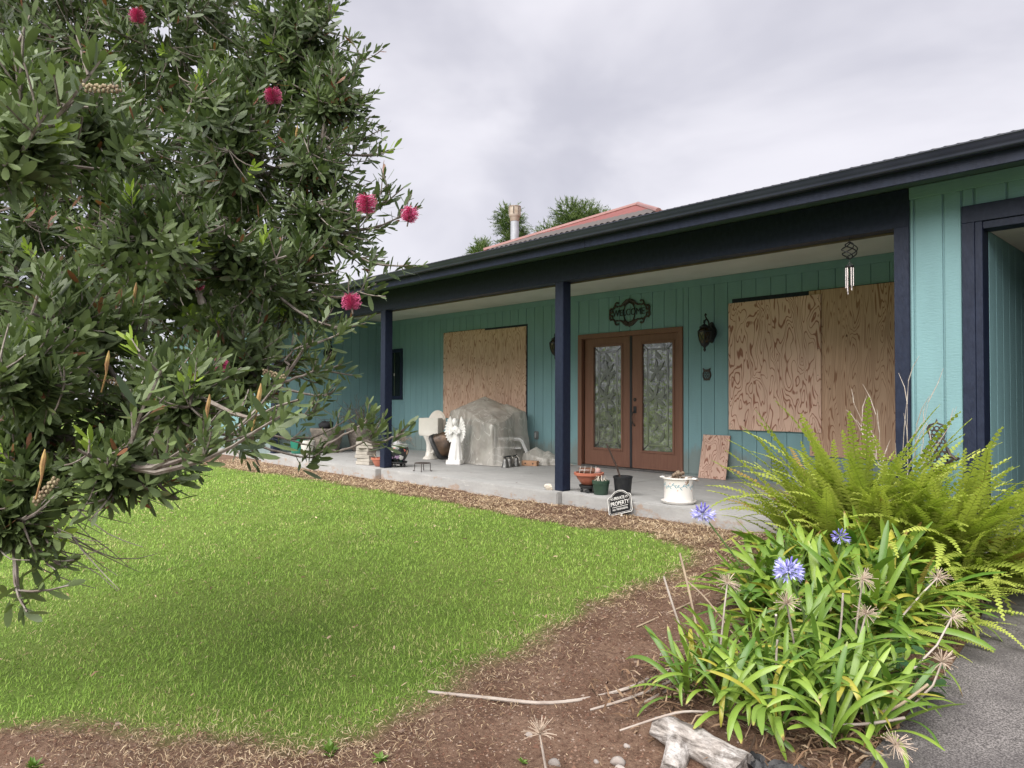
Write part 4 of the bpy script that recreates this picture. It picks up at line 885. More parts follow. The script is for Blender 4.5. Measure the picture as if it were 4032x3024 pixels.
# what the sheeting covers: a box stack and a chair whose arm sticks out
cb = empty('covered_table', (-4.05, 2.1, 0), 0, 'small brown table showing dimly through the large plastic sheet', 'table')
WD = M('brown_wood', (0.16, 0.09, 0.06), (0.11, 0.06, 0.04), 6, 0.6)
MB().box(-0.38, 0.38, -0.3, 0.3, 0.66, 0.70).build('table_top', WD, cb, bevel=0.004)
for a_ in (-1, 1):
    for b_ in (-1, 1): MB().box(a_ * .34 - .025, a_ * .34 + .025, b_ * .26 - .025, b_ * .26 + .025, 0, 0.66).build('leg', WD, cb)
WPL = M('white_chair_plastic', (0.72, 0.72, 0.72), (0.66, 0.66, 0.66), 5, 0.4)
ch = empty('plastic_chair', (-3.28, 2.22, -0.08), R_(40), 'white plastic chair with one arm poking out of the large plastic sheet', 'chair')
MB().box(-0.25, 0.2, -0.2, 0.2, 0.33, 0.36).build('seat', WPL, ch, bevel=0.01)
for a_ in (-1, 1):
    MB().tube([(-0.2, a_ * .18, 0.50), (0.05, a_ * .19, 0.50), (0.17, a_ * .19, 0.50), (0.215, a_ * .19, 0.47), (0.30, a_ * .2, 0.28), (0.34, a_ * .21, 0.0)], [0.02, 0.026, 0.028, 0.026, 0.024, 0.022], 4).build('arm', WPL, ch)
    MB().tube([(-0.22, a_ * .17, 0.33), (-0.26, a_ * .2, 0.0)], 0.022, 6).build('leg', WPL, ch)
MB().box(-0.27, -0.24, -0.2, 0.2, 0.34, 0.72).build('backrest', WPL, ch, bevel=0.008)
# bells
PEW = M('pewter', (0.22, 0.215, 0.205), (0.12, 0.12, 0.118), 12, 0.42, 0.75)
bl = empty('bell_set', (-2.70, 1.66, 0), R_(106), 'row of grey metal bells hung on a black rod in front of the plastic sheet', 'bells')
for i in range(3):
    b = MB().lathe([(0.068, 0.0), (0.07, 0.006), (0.058, 0.03), (0.047, 0.08), (0.043, 0.115), (0.036, 0.135), (0.018, 0.145), (0.01, 0.15), (0.01, 0.165)], 22, (-0.15 + 0.16 * i, (0, .015, -.02)[i], 0)).build('bell', PEW, bl, smooth=True)
MB().tube([(-0.2, 0, 0.172), (-0.05, 0.005, 0.178), (0.1, 0, 0.17), (0.24, 0.01, 0.178)], 0.012, 7).build('rod', BLACKM, bl, smooth=True)
MB().tube([(0.17, -0.02, 0.18), (0.19, -0.06, 0.13), (0.17, -0.08, 0.05)], 0.004, 4).tube([(0.02, -0.02, 0.18), (0.03, -0.04, 0.14)], 0.004, 4).build('white_tie', WHITEC, bl)
bx = MB().box(-0.14, 0.14, -0.05, 0.05, 0, 0.085)
o_ = bx.build('clay_brick', M('tan_brick', (0.42, 0.25, 0.15), (0.35, 0.2, 0.12), 9, 0.85, bump=.3), None, bevel=0.004, loc=(-2.63, 2.06, 0), rot=(0, 0, 0.35)); tag(o_, 'tan brick half under the low heap of plastic sheeting', 'brick')
for q in (-0.07, 0.07): MB().tube([(q, -0.0505, 0.04), (q, -0.0515, 0.04)], 0.014, 8).build('hole', BLACKM, o_)
rg = MB().ball((0, 0, 0.03), 0.08, 14, 8, (1.3, 0.9, 0.5)).jit(0.03, 18, 6).build('white_rag', SPOOL, None, smooth=True, loc=(-3.93, 1.46, 0.0)); tag(rg, 'crumpled white rag on the slab left of the angel statue', 'rag')

# ---- around the middle post
t2 = empty('plant_caddy', (0.27, 0.17, 0), 0, 'black wheeled plant tray under the terracotta bowl beside the middle post', 'plant caddy'); caddy(t2, 0.12)
tb2 = empty('terracotta_bowl', (0.26, 0.18, 0.093), 0, 'wide terracotta bowl on a wheeled tray beside the middle post', 'bowl')
pot('bowl', [(0.08, 0), (0.092, 0.008), (0.14, 0.075), (0.165, 0.112), (0.178, 0.115), (0.182, 0.145), (0.172, 0.147)], 0.01, TERRA, tb2)
MB().lathe([(0.001, 0.11), (0.158, 0.108)], 20).build('potting_soil', M('dark_potting_soil', (0.035, 0.025, 0.02), (0.06, 0.045, 0.035), 40, 0.95, bump=.6), tb2)
br = empty('wire_bound_jar', (0.26, 0.16, 0.255), 0.75, 'brown glass jar wrapped in wire with a pink ball end, lying in the terracotta bowl', 'jar')
MB().lathe([(0.03, -0.11), (0.042, -0.10), (0.045, 0.06), (0.03, 0.09), (0.02, 0.1)], 16).xf(Matrix.Rotation(R_(90), 4, 'Y')).build('glass', M('brown_glass', (0.10, 0.045, 0.03), (0.16, 0.08, 0.055), 12, 0.12, spec=.7), br, smooth=True)
MB().ball((0.115, 0, 0.0), 0.042, 14, 9).build('pink_ball', M('pink_ball', (0.52, 0.34, 0.31), (0.45, 0.28, 0.26), 10, 0.6), br, smooth=True)
b = MB()
for q in (-0.10, -0.045, 0.03, 0.085): b.tube([(q + 0.012 * math.sin(a), 0.056 * math.cos(a), 0.056 * math.sin(a)) for a in np.linspace(0, 2 * math.pi, 20)], 0.0035, 4)
b.build('wire', M('pale_wire', (0.48, 0.42, 0.38), None, rough=.4), br)
gp_ = empty('green_pot', (0.485, 0.13, 0), 0, 'dark green plastic nursery pot with a few dry white leaves', 'pot')
pot('pot', [(0.078, 0), (0.082, 0.006), (0.097, 0.125), (0.102, 0.127), (0.104, 0.165), (0.099, 0.167)], 0.005, GREENP, gp_)
MB().lathe([(0.001, 0.135), (0.093, 0.133)], 18).build('potting_soil', M('potting_soil_b', (0.05, 0.038, 0.03), (0.08, 0.06, 0.05), 40, 0.95, bump=.6), gp_)
b = MB()
for q in range(9):
    a = q * 0.7; b.tube([(0.02 * math.cos(a), 0.02 * math.sin(a), 0.13), (0.05 * math.cos(a), 0.05 * math.sin(a), 0.185 + .03 * (q % 2)), (0.095 * math.cos(a), 0.095 * math.sin(a), 0.15)], [.004, .006, .002], 4, True)
b.build('dry_leaf', M('bleached_leaf', (0.5, 0.45, 0.38), None, rough=.8), gp_)
bp_ = empty('black_pot', (0.70, 0.27, 0), 0, 'black plastic nursery pot with a bare stick standing in it', 'pot')
pot('pot', [(0.086, 0), (0.09, 0.006), (0.108, 0.2), (0.114, 0.202), (0.115, 0.222), (0.110, 0.224)], 0.005, BLACKP, bp_)
MB().lathe([(0.001, 0.19), (0.104, 0.188)], 18).build('potting_soil', bpy.data.materials['dark_potting_soil'], bp_)
st_ = MB(); st_.tube([(-0.02, -0.02, 0.19), (-0.045, -0.05, 0.32), (-0.085, -0.10, 0.46), (-0.105, -0.13, 0.54), (-0.125, -0.15, 0.60)], [0.012, 0.012, 0.011, 0.010, 0.007], 7); st_.build('bare_stick', M('peeling_stick', (0.05, 0.032, 0.026), (0.50, 0.45, 0.40), 26, 0.8, lo=.6, hi=.68), bp_, smooth=True)
# private property sign
sgn = empty('private_property_sign', (0.93, -0.085, -0.02), 0, 'small black PRIVATE PROPERTY sign with white border leaning on the slab edge', 'sign', rot=(R_(-20), R_(-17), R_(12)))
SB = M('sign_black', (0.008, 0.008, 0.009), (0.018, 0.018, 0.018), 14, 0.75, spec=0.12); SW = M('sign_white', (0.74, 0.73, 0.7), (0.6, 0.58, 0.55), 14, 0.5)
def signpoly(s, k=1.0):
    h = [(0.14, -0.135), (0.15, -0.11), (0.15, 0.055), (0.135, 0.075), (0.105, 0.082), (0.085, 0.105), (0.05, 0.128), (0.0, 0.138)]
    pts = h + [(-x, z) for x, z in h[-2::-1]]
    return [(x * s, z * s) for x, z in pts][::-1]
MB().prism(signpoly(1.0), 0.006).build('panel', SB, sgn)
def border(s0, s1, y0, y1, name):
    a_, b_ = signpoly(s0), signpoly(s1); n = len(a_); b = MB()
    b.v = [(x, y0, z) for x, z in a_] + [(x, y0, z) for x, z in b_]; b.f = [(i, (i + 1) % n, n + (i + 1) % n, n + i) for i in range(n)]
    return b.build(name, SW, sgn)
border(1.0, 0.955, -0.0012, 0, 'white_border'); border(0.88, 0.862, -0.0012, 0, 'white_border')
link('lettering', text_mesh('PRIVATE', 0.052, 0.0006, SW, sx=.70), sgn, None, (0, -0.0012, 0.045))
link('lettering', text_mesh('PROPERTY', 0.066, 0.0006, SW, sx=.74), sgn, None, (0, -0.0012, -0.012))
link('lettering', text_mesh('NO TRESPASSING', 0.032, 0.0006, SW, sx=.76), sgn, None, (0, -0.0012, -0.078))
MB().box(-0.1, 0.1, -0.0016, -0.0004, -0.051, -0.047).build('rule', SW, sgn)
b = MB()
for s_ in (1, -1):
    for q in range(2): b.tube([(s_ * (0.088 + .02 * q + .010 * math.cos(a)), -0.001, 0.047 + 0.011 * math.sin(a)) for a in np.linspace(0, 5, 9)], 0.0022, 4)
b.build('flourish', SW, sgn)
MB().box(-0.012, 0.012, 0.0065, 0.012, -0.2, -0.09).build('stake', SW, sgn)
# white enamel pot with painted garland
wp = empty('white_pot', (1.49, 0.22, 0), 0.2, 'white enamel pot with blue leaf garland on a saucer near the slab edge', 'pot')
ENM, t, o = newmat('dirty_white_enamel'); v = coords(t)
sp = ramp(t, noisen(t, v, 60, 5, 0.7), 0.60, 0.68); sxn = t.nodes.new('ShaderNodeSeparateXYZ'); t.links.new(v, sxn.inputs[0])
fac = mathn(t, 'MULTIPLY', sp, ramp(t, mathn(t, 'ADD', mathn(t, 'MULTIPLY', sxn.outputs[0], 2.2), mathn(t, 'MULTIPLY', sxn.outputs[2], 1.2)), -0.35, 0.1, (0.75, 0.75, 0.75), (0.04, 0.04, 0.04)))
pbsdf(t, o, mixc(t, fac, (0.76, 0.73, 0.70), (0.35, 0.24, 0.17)), 0.28, 0, 0.5)
pot('pot', [(0.15, 0.026), (0.155, 0.03), (0.155, 0.255), (0.158, 0.262), (0.172, 0.266), (0.173, 0.276), (0.158, 0.280)], 0.006, ENM, wp)
MB().lathe([(0.001, 0.004), (0.155, 0.0), (0.175, 0.008), (0.188, 0.032), (0.182, 0.034), (0.165, 0.02), (0.001, 0.018)], 32).build('saucer', ENM, wp, smooth=True)
for s_ in (1, -1): MB().tube([(s_ * 0.165, -0.03, 0.27), (s_ * 0.2, -0.02, 0.272), (s_ * 0.2, 0.02, 0.272), (s_ * 0.165, 0.03, 0.27)], 0.008, 6).build('handle', ENM, wp, smooth=True)
BLU = M('garland_blue', (0.10, 0.25, 0.33), (0.20, 0.38, 0.44), 40, 0.35); PNK = M('garland_pink', (0.62, 0.40, 0.36), None, rough=.35)
gl = MB(); gp2 = MB()
def onpot(a, z, r=0.1565): return (r * math.cos(a), r * math.sin(a), z)
for q in range(34):
    a0 = q * 2 * math.pi / 34; zc = 0.192 + 0.012 * math.sin(q * 1.3); s_ = 1 if q % 2 else -1
    pts = [onpot(a0, zc), onpot(a0 + .09, zc + s_ * .006), onpot(a0 + .20, zc + s_ * .028), onpot(a0 + .10, zc + s_ * .022)]; gl.add(pts, [(0, 1, 2, 3)])
    b0 = a0; gl.add([onpot(b0, zc - .002), onpot(b0 + .19, zc - .002 + .004), onpot(b0 + .19, zc + .007), onpot(b0, zc + .002)], [(0, 1, 2, 3)])
    if q % 3 == 0: gp2.add([onpot(a0 + .05 + .05 * math.cos(k), zc - s_ * .034 + .009 * math.sin(k)) for k in np.linspace(0, 6.28, 7)[:-1]], [(0, 1, 2, 3, 4, 5)])
gl.build('leaf_garland', BLU, wp); gp2.build('painted_buds', PNK, wp)
MB().lathe([(0.001, 0.255), (0.148, 0.25)], 20).build('potting_soil', bpy.data.materials['dark_potting_soil'], wp)
twigs('dead_leaves', DRYLEAF, wp, 34, (0, 0, 0.25), 0.26, 0.10, 0.012, 14, 3, True, 0.6)
for q in range(9): MB().ball((random.uniform(-.06, .06), random.uniform(-.06, .06), 0.28 + random.uniform(0, .05)), 0.022, 7, 5).jit(.006, 40, q).build('dry_clump', DRYLEAF, wp)
pp = MB().ball((0, 0, 0.03), 0.05, 12, 7, (1.2, .7, .8)).jit(0.03, 22, 2).build('crumpled_paper', M('dirty_paper', (0.62, 0.58, 0.52), (0.45, 0.38, 0.3), 20, 0.8), None, loc=(-0.22, -0.02, 0)); tag(pp, 'crumpled white paper scrap at the foot of the middle post', 'paper')
# cast iron piece in front of the right pier
ir = empty('cast_iron_stand', (4.09, -0.16, float(gz(4.1, -0.2))), 0, 'dark ornate cast iron openwork stand in front of the aqua pier, above the ferns', 'iron stand')
z0 = 0.155 + 0.055 * 0.16
b = MB()
def ring(cx, cz, rx, rz, r): b.tube([(cx + rx * math.cos(a), 0, cz + rz * math.sin(a)) for a in np.linspace(0, 2 * math.pi, 13)], r, 5)
for row, zc in enumerate((0.90, 0.868, 0.836, 0.804, 0.772)):
    nn = (3, 2, 3, 2, 3)[row]
    for q in range(nn): ring((q - (nn - 1) / 2) * 0.036, zc + z0, 0.017, 0.016, 0.0055)
b.tube([(x, 0, z + z0) for x, z in ((-.05, .76), (-.045, .80), (-.035, .83), (-.055, .86), (-.066, .895), (-.05, .925), (-.02, .935), (0, .945), (.02, .935), (.05, .925), (.066, .895), (.055, .86), (.035, .83), (.06, .80), (.055, .78), (.075, .74))], 0.008, 6)
b.tube([(0, 0, .94 + z0), (0, 0, .975 + z0)], [.012, .002], 6)
b.build('openwork_back', RUSTI, ir, smooth=True)
b = MB()
for row, zc in enumerate((0.74, 0.70, 0.66)):
    for q in range(4 + row): ring((q - (3 + row) / 2) * 0.036, zc + z0, 0.018, 0.02, 0.006)
b.tube([(-.07, 0, .75 + z0), (-.085, 0, .70 + z0), (-.10, 0, .66 + z0), (-.04, 0, .60 + z0)], 0.01, 6); b.tube([(.07, 0, .75 + z0), (.09, 0, .70 + z0), (.135, 0, .665 + z0), (.15, 0, .68 + z0)], 0.013, 6); b.tube([(.11, 0, .67 + z0), (.04, 0, .60 + z0)], 0.01, 6)
b.tube([(0, 0, .62 + z0), (0, 0, .3), (0, 0, 0.0)], [.04, .03, .06], 8)
b.build('openwork_base', RUSTI, ir, smooth=True)
# ================================================================== planting
def unit_leaf_tree():
    # unit length along +X, unit width factor 1, slight fold and droop
    V = np.array([(0, 0, 0), (.28, .36, .01), (.28, -.36, .01), (.62, .5, .0), (.62, -.5, .0), (.88, .33, -.02), (.88, -.33, -.02), (1, 0, -.04)], float); F = [(0, 2, 1), (1, 2, 4, 3), (3, 4, 6, 5), (5, 6, 7)]
    return V, F
rq = np.random.default_rng(5)
BLOBS = [((0.5, -5.4, 3.33), 0.78), ((1.28, -4.86, 3.26), 0.60), ((1.79, -4.61, 2.92), 0.41), ((1.94, -4.45, 3.11), 0.30), ((1.31, -5.24, 2.34), 0.80), ((2.02, -4.78, 2.28), 0.48), ((2.37, -4.55, 2.38), 0.25), ((2.48, -4.58, 1.98), 0.29), ((1.53, -5.57, 1.62), 0.68), ((2.14, -5.07, 1.68), 0.52), ((2.54, -4.79, 1.66), 0.27), ((2.68, -5.07, 1.26), 0.27), ((2.89, -5.86, 1.0), 0.34), ((3.02, -5.57, 1.04), 0.29), ((3.11, -5.91, 0.83), 0.16), ((3.32, -6.01, 1.84), 0.21), ((1.21, -6.06, 1.95), 0.82), ((-0.0, -6.22, 3.14), 0.86), ((1.91, -6.17, 1.13), 0.55), ((1.05, -4.99, 3.99), 0.76), ((0.32, -5.61, 4.14), 0.90), ((1.94, -4.46, 3.33), 0.33), ((2.34, -4.46, 2.74), 0.23), ((3.11, -5.95, 2.1), 0.21), ((3.0, -5.75, 1.37), 0.29), ((3.21, -5.96, 1.2), 0.22), ((3.34, -5.53, 1.16), 0.23), ((2.57, -5.65, 2.17), 0.32), ((2.24, -5.0, 2.54), 0.33), ((3.4, -5.75, 0.91), 0.16), ((3.17, -5.99, 0.74), 0.17), ((2.78, -5.12, 1.72), 0.26), ((2.84, -5.49, 1.73), 0.31)]
TIPS = [(2.37, -4.44, 3.24), (2.4, -4.26, 3.07), (2.44, -4.35, 2.9), (2.46, -4.33, 2.65), (2.75, -4.3, 2.42), (2.58, -4.34, 2.5), (2.86, -4.33, 2.18), (2.81, -4.38, 2.2), (2.88, -4.29, 2.07), (2.97, -4.34, 1.77), (2.94, -4.52, 1.66), (3.01, -4.72, 1.44), (2.9, -4.69, 1.27), (4.05, -5.51, 1.06), (2.58, -5.01, 0.84), (4.07, -5.48, 1.11), (3.38, -5.76, 0.77), (3.43, -5.57, 0.78), (3.29, -5.85, 0.59), (3.32, -5.96, 0.47), (2.73, -5.0, 0.8), (3.7, -5.73, 1.19), (2.98, -5.03, 1.11), (2.87, -4.87, 1.3), (2.15, -4.39, 3.36), (3.49, -5.8, 0.88), (3.48, -5.67, 0.82), (3.56, -5.58, 0.9), (3.28, -5.87, 0.69), (3.81, -5.61, 1.02), (3.9, -5.52, 1.06), (3.62, -5.99, 1.87), (3.62, -5.85, 2.08), (3.47, -6.01, 2.15)]
TR0 = Vector((0.74, -6.2, gzf(0.74, -6.2) - 0.05))
tree = empty('bottlebrush_tree', TR0, 0, 'large dark green bottlebrush tree with pink brush flowers leaning in from the left', 'tree')
BL = [(Vector(c), r) for c, r in BLOBS]
tb_ = MB()
trunk = [TR0, Vector((0.78, -6.1, 0.0)), Vector((0.93, -6.01, 0.45)), Vector((1.1, -5.85, 0.85))]
tb_.tube(trunk, [0.16, 0.14, 0.12, 0.105], 10)
fork = trunk[-1]
limb_pts = []
def limb(a, b, r0, r1, sag=0.0, n=6, wob=0.06):
    d = b - a; out = []
    for i in range(n + 1):
        u = i / n; p = a + d * u + Vector((0, 0, -sag * math.sin(math.pi * u))); p += mnoise.noise_vector(p * 2.1 + Vector((r0 * 50, 1, 2))) * wob * math.sin(math.pi * min(1, u + .05)); out.append(p)
    tb_.tube(out, [r0 + (r1 - r0) * i / n for i in range(n + 1)], 7, False); limb_pts.extend(out[1:]); return out
hub = {}
for i, (c, r) in enumerate(BL):
    far = c.z > 2.9
    start = fork
    if i in (2, 3, 5, 6): start = BL[4][0]
    if i in (7, 10): start = BL[9][0]
    if i in (11,): start = BL[9][0]
    if i in (13, 14): start = BL[12][0]
    if i in (12,): start = BL[18][0]
    if i in (15,): start = BL[16][0]
    if i in (19, 20): start = BL[0][0]
    if i > 20: start = min(limb_pts, key=lambda q: (q - c).length)
    hub[i] = limb(start, c, 0.042 if start is fork else (0.022 if i < 21 else 0.012), 0.011 if i < 21 else 0.007, 0.0 if far else 0.06)
limbs_obj_pts = np.array([tuple(p) for p in limb_pts])
twb = MB(); SPR = []                                   # sprig list: (tip base point, direction, scale, young)
def curve_branch(a, b, r0, r1, n=4, sag=0.05):
    d = b - a; out = []
    for i in range(n + 1):
        u = i / n; p = a + d * u; p = p + Vector((0, 0, -sag * d.length * math.sin(math.pi * u))) + mnoise.noise_vector(p * 5) * 0.02; out.append(p)
    twb.tube(out, [r0 + (r1 - r0) * i / n for i in range(n + 1)], 4, False); return out
for i, (c, r) in enumerate(BL):
    vol = r ** 3; nsec = max(4, int(14 * r)); secs_ = []
    for k in range(nsec):
        d = Vector(rq.normal(size=3)); d.normalize(); d.z = d.z * .7 + .15
        tip = c + d * r * rq.uniform(.65, .98); lp = limb_pts[int(np.argmin(((limbs_obj_pts - np.array(c + d * r * .25)) ** 2).sum(1)))]
        secs_ += curve_branch(lp, tip, 0.0085, 0.004, 5, .06)
    sa = np.array([tuple(p) for p in secs_])
    dens = (380 if i in (0, 1, 4, 8) else 540) if (i < 16 or i > 20) else 220
    ns = int(dens * r ** 2.2) + 26
    for k in range(ns):
        d = Vector(rq.normal(size=3)); d.normalize(); p = c + d * r * (rq.uniform(0.0, 1.0) ** (1 / 2.6)) * rq.uniform(.75, 1.06)
        j = int(np.argmin(((sa - np.array(p)) ** 2).sum(1))); q = Vector(sa[j]); dv = p - q
        if dv.length > 0.34: q = p - dv.normalized() * 0.34
        outd = (d * 0.75 + dv.normalized() * .45 + Vector((0.1, 0.05, 0.42))).normalized()
        pts = curve_branch(q, p, 0.0034, 0.0022, 3, .08)
        SPR.append((p, outd, rq.uniform(.8, 1.15), 1.0 if rq.random() < .03 else 0.0, 1.0))
for i in (1, 2, 3, 5, 6, 7, 9, 10, 11, 19, 21, 22):
    c, r = BL[i]
    for k in range(int(16 + 26 * r)):
        d = Vector(rq.normal(size=3)); d.normalize(); d = (d + Vector((.35, .3, .25))).normalized(); p = c + d * r * rq.uniform(1.0, 1.32); out = curve_branch(c + d * r * .55, p, 0.0042, 0.0022, 4, rq.uniform(-.06, .1)); e_ = (out[-1] - out[-3]).normalized()
        SPR.append((p, (e_ + Vector((0, 0, .3))).normalized(), rq.uniform(.8, 1.05), 0.0, .7))
for tp_ in TIPS:
    p = Vector(tp_); j = int(np.argmin(((limbs_obj_pts - np.array(p)) ** 2).sum(1))); q = limb_pts[j]
    near_ = (p - CAM).length < 2.45
    out = curve_branch(q, p, 0.010, 0.0032, 7, .10)
    d = (out[-1] - out[-3]).normalized(); d = (d + Vector((0.12, 0.1, .35))).normalized()
    SPR.append((p, d, 1.05, 1.0 if rq.random() < .12 else 0.0, .62))
    for kk in range(2 if (near_ or p.z < 1.15) else 4):
        k2 = int(rq.integers(3, 7)); b0 = out[k2]; dd_ = (d + Vector(rq.normal(size=3)) * .55 + Vector((0, 0, .25))).normalized(); e_ = b0 + dd_ * rq.uniform(.07, .16)
        curve_branch(b0, e_, 0.004, 0.0025, 3, 0.05); SPR.append((e_, dd_, rq.uniform(.8, 1.0), 0.0, .5))
BR = [[(3.005, -5.15, 0.977), (2.998, -5.084, 0.962), (3.014, -4.994, 0.942), (3.049, -4.956, 0.921), (3.106, -4.896, 0.907)], [(3.113, -4.888, 0.905), (3.156, -4.844, 0.947), (3.199, -4.799, 0.979), (3.235, -4.762, 1.015), (3.248, -4.75, 1.039)], [(3.109, -4.892, 0.906), (3.137, -4.833, 0.888), (3.18, -4.788, 0.908), (3.238, -4.757, 0.935), (3.263, -4.732, 0.969), (3.279, -4.715, 0.997)], [(3.238, -4.757, 0.935), (3.273, -4.719, 0.922), (3.305, -4.686, 0.946), (3.33, -4.66, 0.956), (3.348, -4.641, 0.969)], [(3.021, -4.987, 0.943), (3.032, -4.903, 0.944), (3.075, -4.857, 0.971), (3.112, -4.82, 1.0), (3.13, -4.801, 1.018)], [(2.893, -4.983, 1.16), (2.951, -4.921, 1.139), (3.003, -4.866, 1.126), (3.032, -4.835, 1.129), (3.054, -4.812, 1.145)], [(2.961, -4.916, 1.326), (3.013, -4.863, 1.359), (3.065, -4.809, 1.386), (3.087, -4.786, 1.413)], [(2.908, -4.968, 1.187), (2.96, -4.914, 1.209), (3.012, -4.861, 1.246), (3.038, -4.834, 1.279)], [(2.907, -5.107, 0.925), (2.96, -5.05, 0.895), (3.027, -4.978, 0.869), (3.084, -4.918, 0.862), (3.105, -4.895, 0.875)], [(3.075, -5.079, 1.067), (3.076, -5.004, 1.046), (3.072, -4.936, 1.045), (3.097, -4.91, 1.066)], [(2.924, -4.954, 1.257), (2.909, -4.97, 1.278), (2.939, -4.94, 1.326), (2.984, -4.894, 1.353), (2.999, -4.878, 1.364)]]
for bi, pl in enumerate(BR):
    P_ = [Vector(q) for q in pl]; q_ = []
    for i in range(len(P_) - 1):
        for k in range(3): q_.append(P_[i].lerp(P_[i + 1], k / 3) + mnoise.noise_vector(P_[i] * 7 + Vector((k, bi, 0))) * .006)
    q_.append(P_[-1]); nq = len(q_); twb.tube(q_, [.0065 * (1 - .65 * i / nq) for i in range(nq)], 5, False); limb_pts.append(q_[0])
    if bi in (0, 5, 6, 7, 8, 9, 10):
        st = min(limb_pts[:-1], key=lambda q: (q - q_[0]).length); curve_branch(st, q_[0], .009, .0065, 5, .05)
    d = (q_[-1] - q_[-3]).normalized(); SPR.append((q_[-1] + d * .03, (d + Vector((0, 0, .25))).normalized(), .95, 0.0, .75))
    for k in ((nq - 3, nq - 5) if bi else (6,)):
        if rq.random() < .75:
            dd_ = (d + Vector(rq.normal(size=3)) * .3 + Vector((0, 0, .7))).normalized(); e_ = q_[k] + dd_ * .07; curve_branch(q_[k], e_, .003, .002, 3, .05); SPR.append((e_, dd_, .8, 0.0, .5))
# bare twigs low on the left
for k in range(26):
    a = Vector((3.0 + rq.uniform(-.25, .15), -5.95 + rq.uniform(-.1, .15), 0.72 + rq.uniform(-.08, .1))); d = Vector((rq.uniform(.2, 1), rq.uniform(.1, .9), rq.uniform(-.75, .05))).normalized(); curve_branch(a, a + d * rq.uniform(.2, .42), 0.0035, 0.001, 5, rq.uniform(-.15, .15))
# grow the leaves
LO, LA, LW, LN, LL, LWd, LY, LR = [], [], [], [], [], [], [], []
for p, d, s, yg, nk in SPR:
    nl = int(rq.integers(15, 25) * nk); a0 = rq.uniform(0, 6.28); u = d.orthogonal().normalized(); w = d.cross(u); ax = 0.16 * s
    rsp = rq.random() + (.55 if (p - CAM).length < 3.1 else 0)  # sprigs near the camera lightened, a sunlit look put into leaf colour
    for k in range(nl):
        f = (k + .5) / nl; an_ = a0 + k * 2.39996; rad = u * math.cos(an_) + w * math.sin(an_)
        el_ = R_(28 + 48 * (1 - f) + rq.uniform(-10, 10)); la = (d * math.cos(el_) + rad * math.sin(el_)); la.z += 0.12; la.normalize()
        wv = la.cross(d);
        if wv.length < 1e-4: wv = u.copy()
        wv.normalize(); wv = (wv + Vector(rq.normal(size=3)) * .22); wv = (wv - la * wv.dot(la)).normalized()
        L_ = s * rq.uniform(.066, .108) * (0.65 + .35 * math.sin(math.pi * min(1, f + .25)))
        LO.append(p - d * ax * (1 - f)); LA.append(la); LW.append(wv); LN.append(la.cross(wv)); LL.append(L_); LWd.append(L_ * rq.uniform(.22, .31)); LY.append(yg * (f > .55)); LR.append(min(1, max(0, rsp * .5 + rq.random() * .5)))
LO, LA, LW, LN = (np.array([tuple(q) for q in z]) for z in (LO, LA, LW, LN)); LL, LWd, LY, LR = map(np.array, (LL, LWd, LY, LR))
dist = np.linalg.norm(LO - np.array(CAM), axis=1); app = LL / dist
rel = (LO - np.array(CAM)); depth = rel @ np.array(fw); hx_ = (rel @ np.array(rt)) / depth; hy_ = (rel @ np.array(up)) / depth
vis = (np.abs(hx_) < .70) & (np.abs(hy_) < .52)
order = np.argsort(-app * vis)[:300]; keep = np.ones(len(LL), bool); keep[order] = False
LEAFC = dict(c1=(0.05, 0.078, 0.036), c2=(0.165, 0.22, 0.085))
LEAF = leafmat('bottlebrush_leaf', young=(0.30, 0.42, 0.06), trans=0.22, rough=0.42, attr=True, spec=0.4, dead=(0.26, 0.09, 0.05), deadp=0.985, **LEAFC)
LEAFO = leafmat('bottlebrush_leaf_single', trans=0.22, rough=0.42, spec=0.4, **LEAFC)
UV_, UF_ = unit_leaf_tree()
ki = np.where(keep)[0]
V = (LO[ki, None] + LA[ki, None] * (LL[ki, None, None] * UV_[None, :, 0:1]) + LW[ki, None] * (LWd[ki, None, None] * UV_[None, :, 1:2]) + LN[ki, None] * (LL[ki, None, None] * UV_[None, :, 2:3]))
base = (np.arange(len(ki)) * 8)[:, None]
T3 = np.array([(0, 2, 1), (1, 2, 4), (1, 4, 3), (3, 4, 6), (3, 6, 5), (5, 6, 7)]); F = (base[:, :, None] + T3[None]).reshape(-1, 3)
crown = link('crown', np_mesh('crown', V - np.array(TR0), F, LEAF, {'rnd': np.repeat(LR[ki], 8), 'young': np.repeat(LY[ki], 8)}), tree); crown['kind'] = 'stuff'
ulm = bpy.data.meshes.new('leaf'); ulm.from_pydata([(a * 1, b * .265, c) for a, b, c in [tuple(q) for q in UV_]], [], UF_); ulm.update(); ulm.materials.append(LEAFO)
for i in order:
    s = LL[i]; a, w, n_ = LA[i] * s, LW[i] * s, LN[i] * s; p = LO[i] - np.array(TR0)
    link('leaf', ulm, tree, None, mw=Matrix(((a[0], w[0], n_[0], p[0]), (a[1], w[1], n_[1], p[1]), (a[2], w[2], n_[2], p[2]), (0, 0, 0, 1))))
def shift(mb, o): mb.v = [(x - o[0], y - o[1], z - o[2]) for x, y, z in mb.v]; return mb
shift(tb_, TR0).build('trunk', BARK, tree, smooth=True)
shift(twb, TR0).build('branches', BARK, tree, smooth=True)
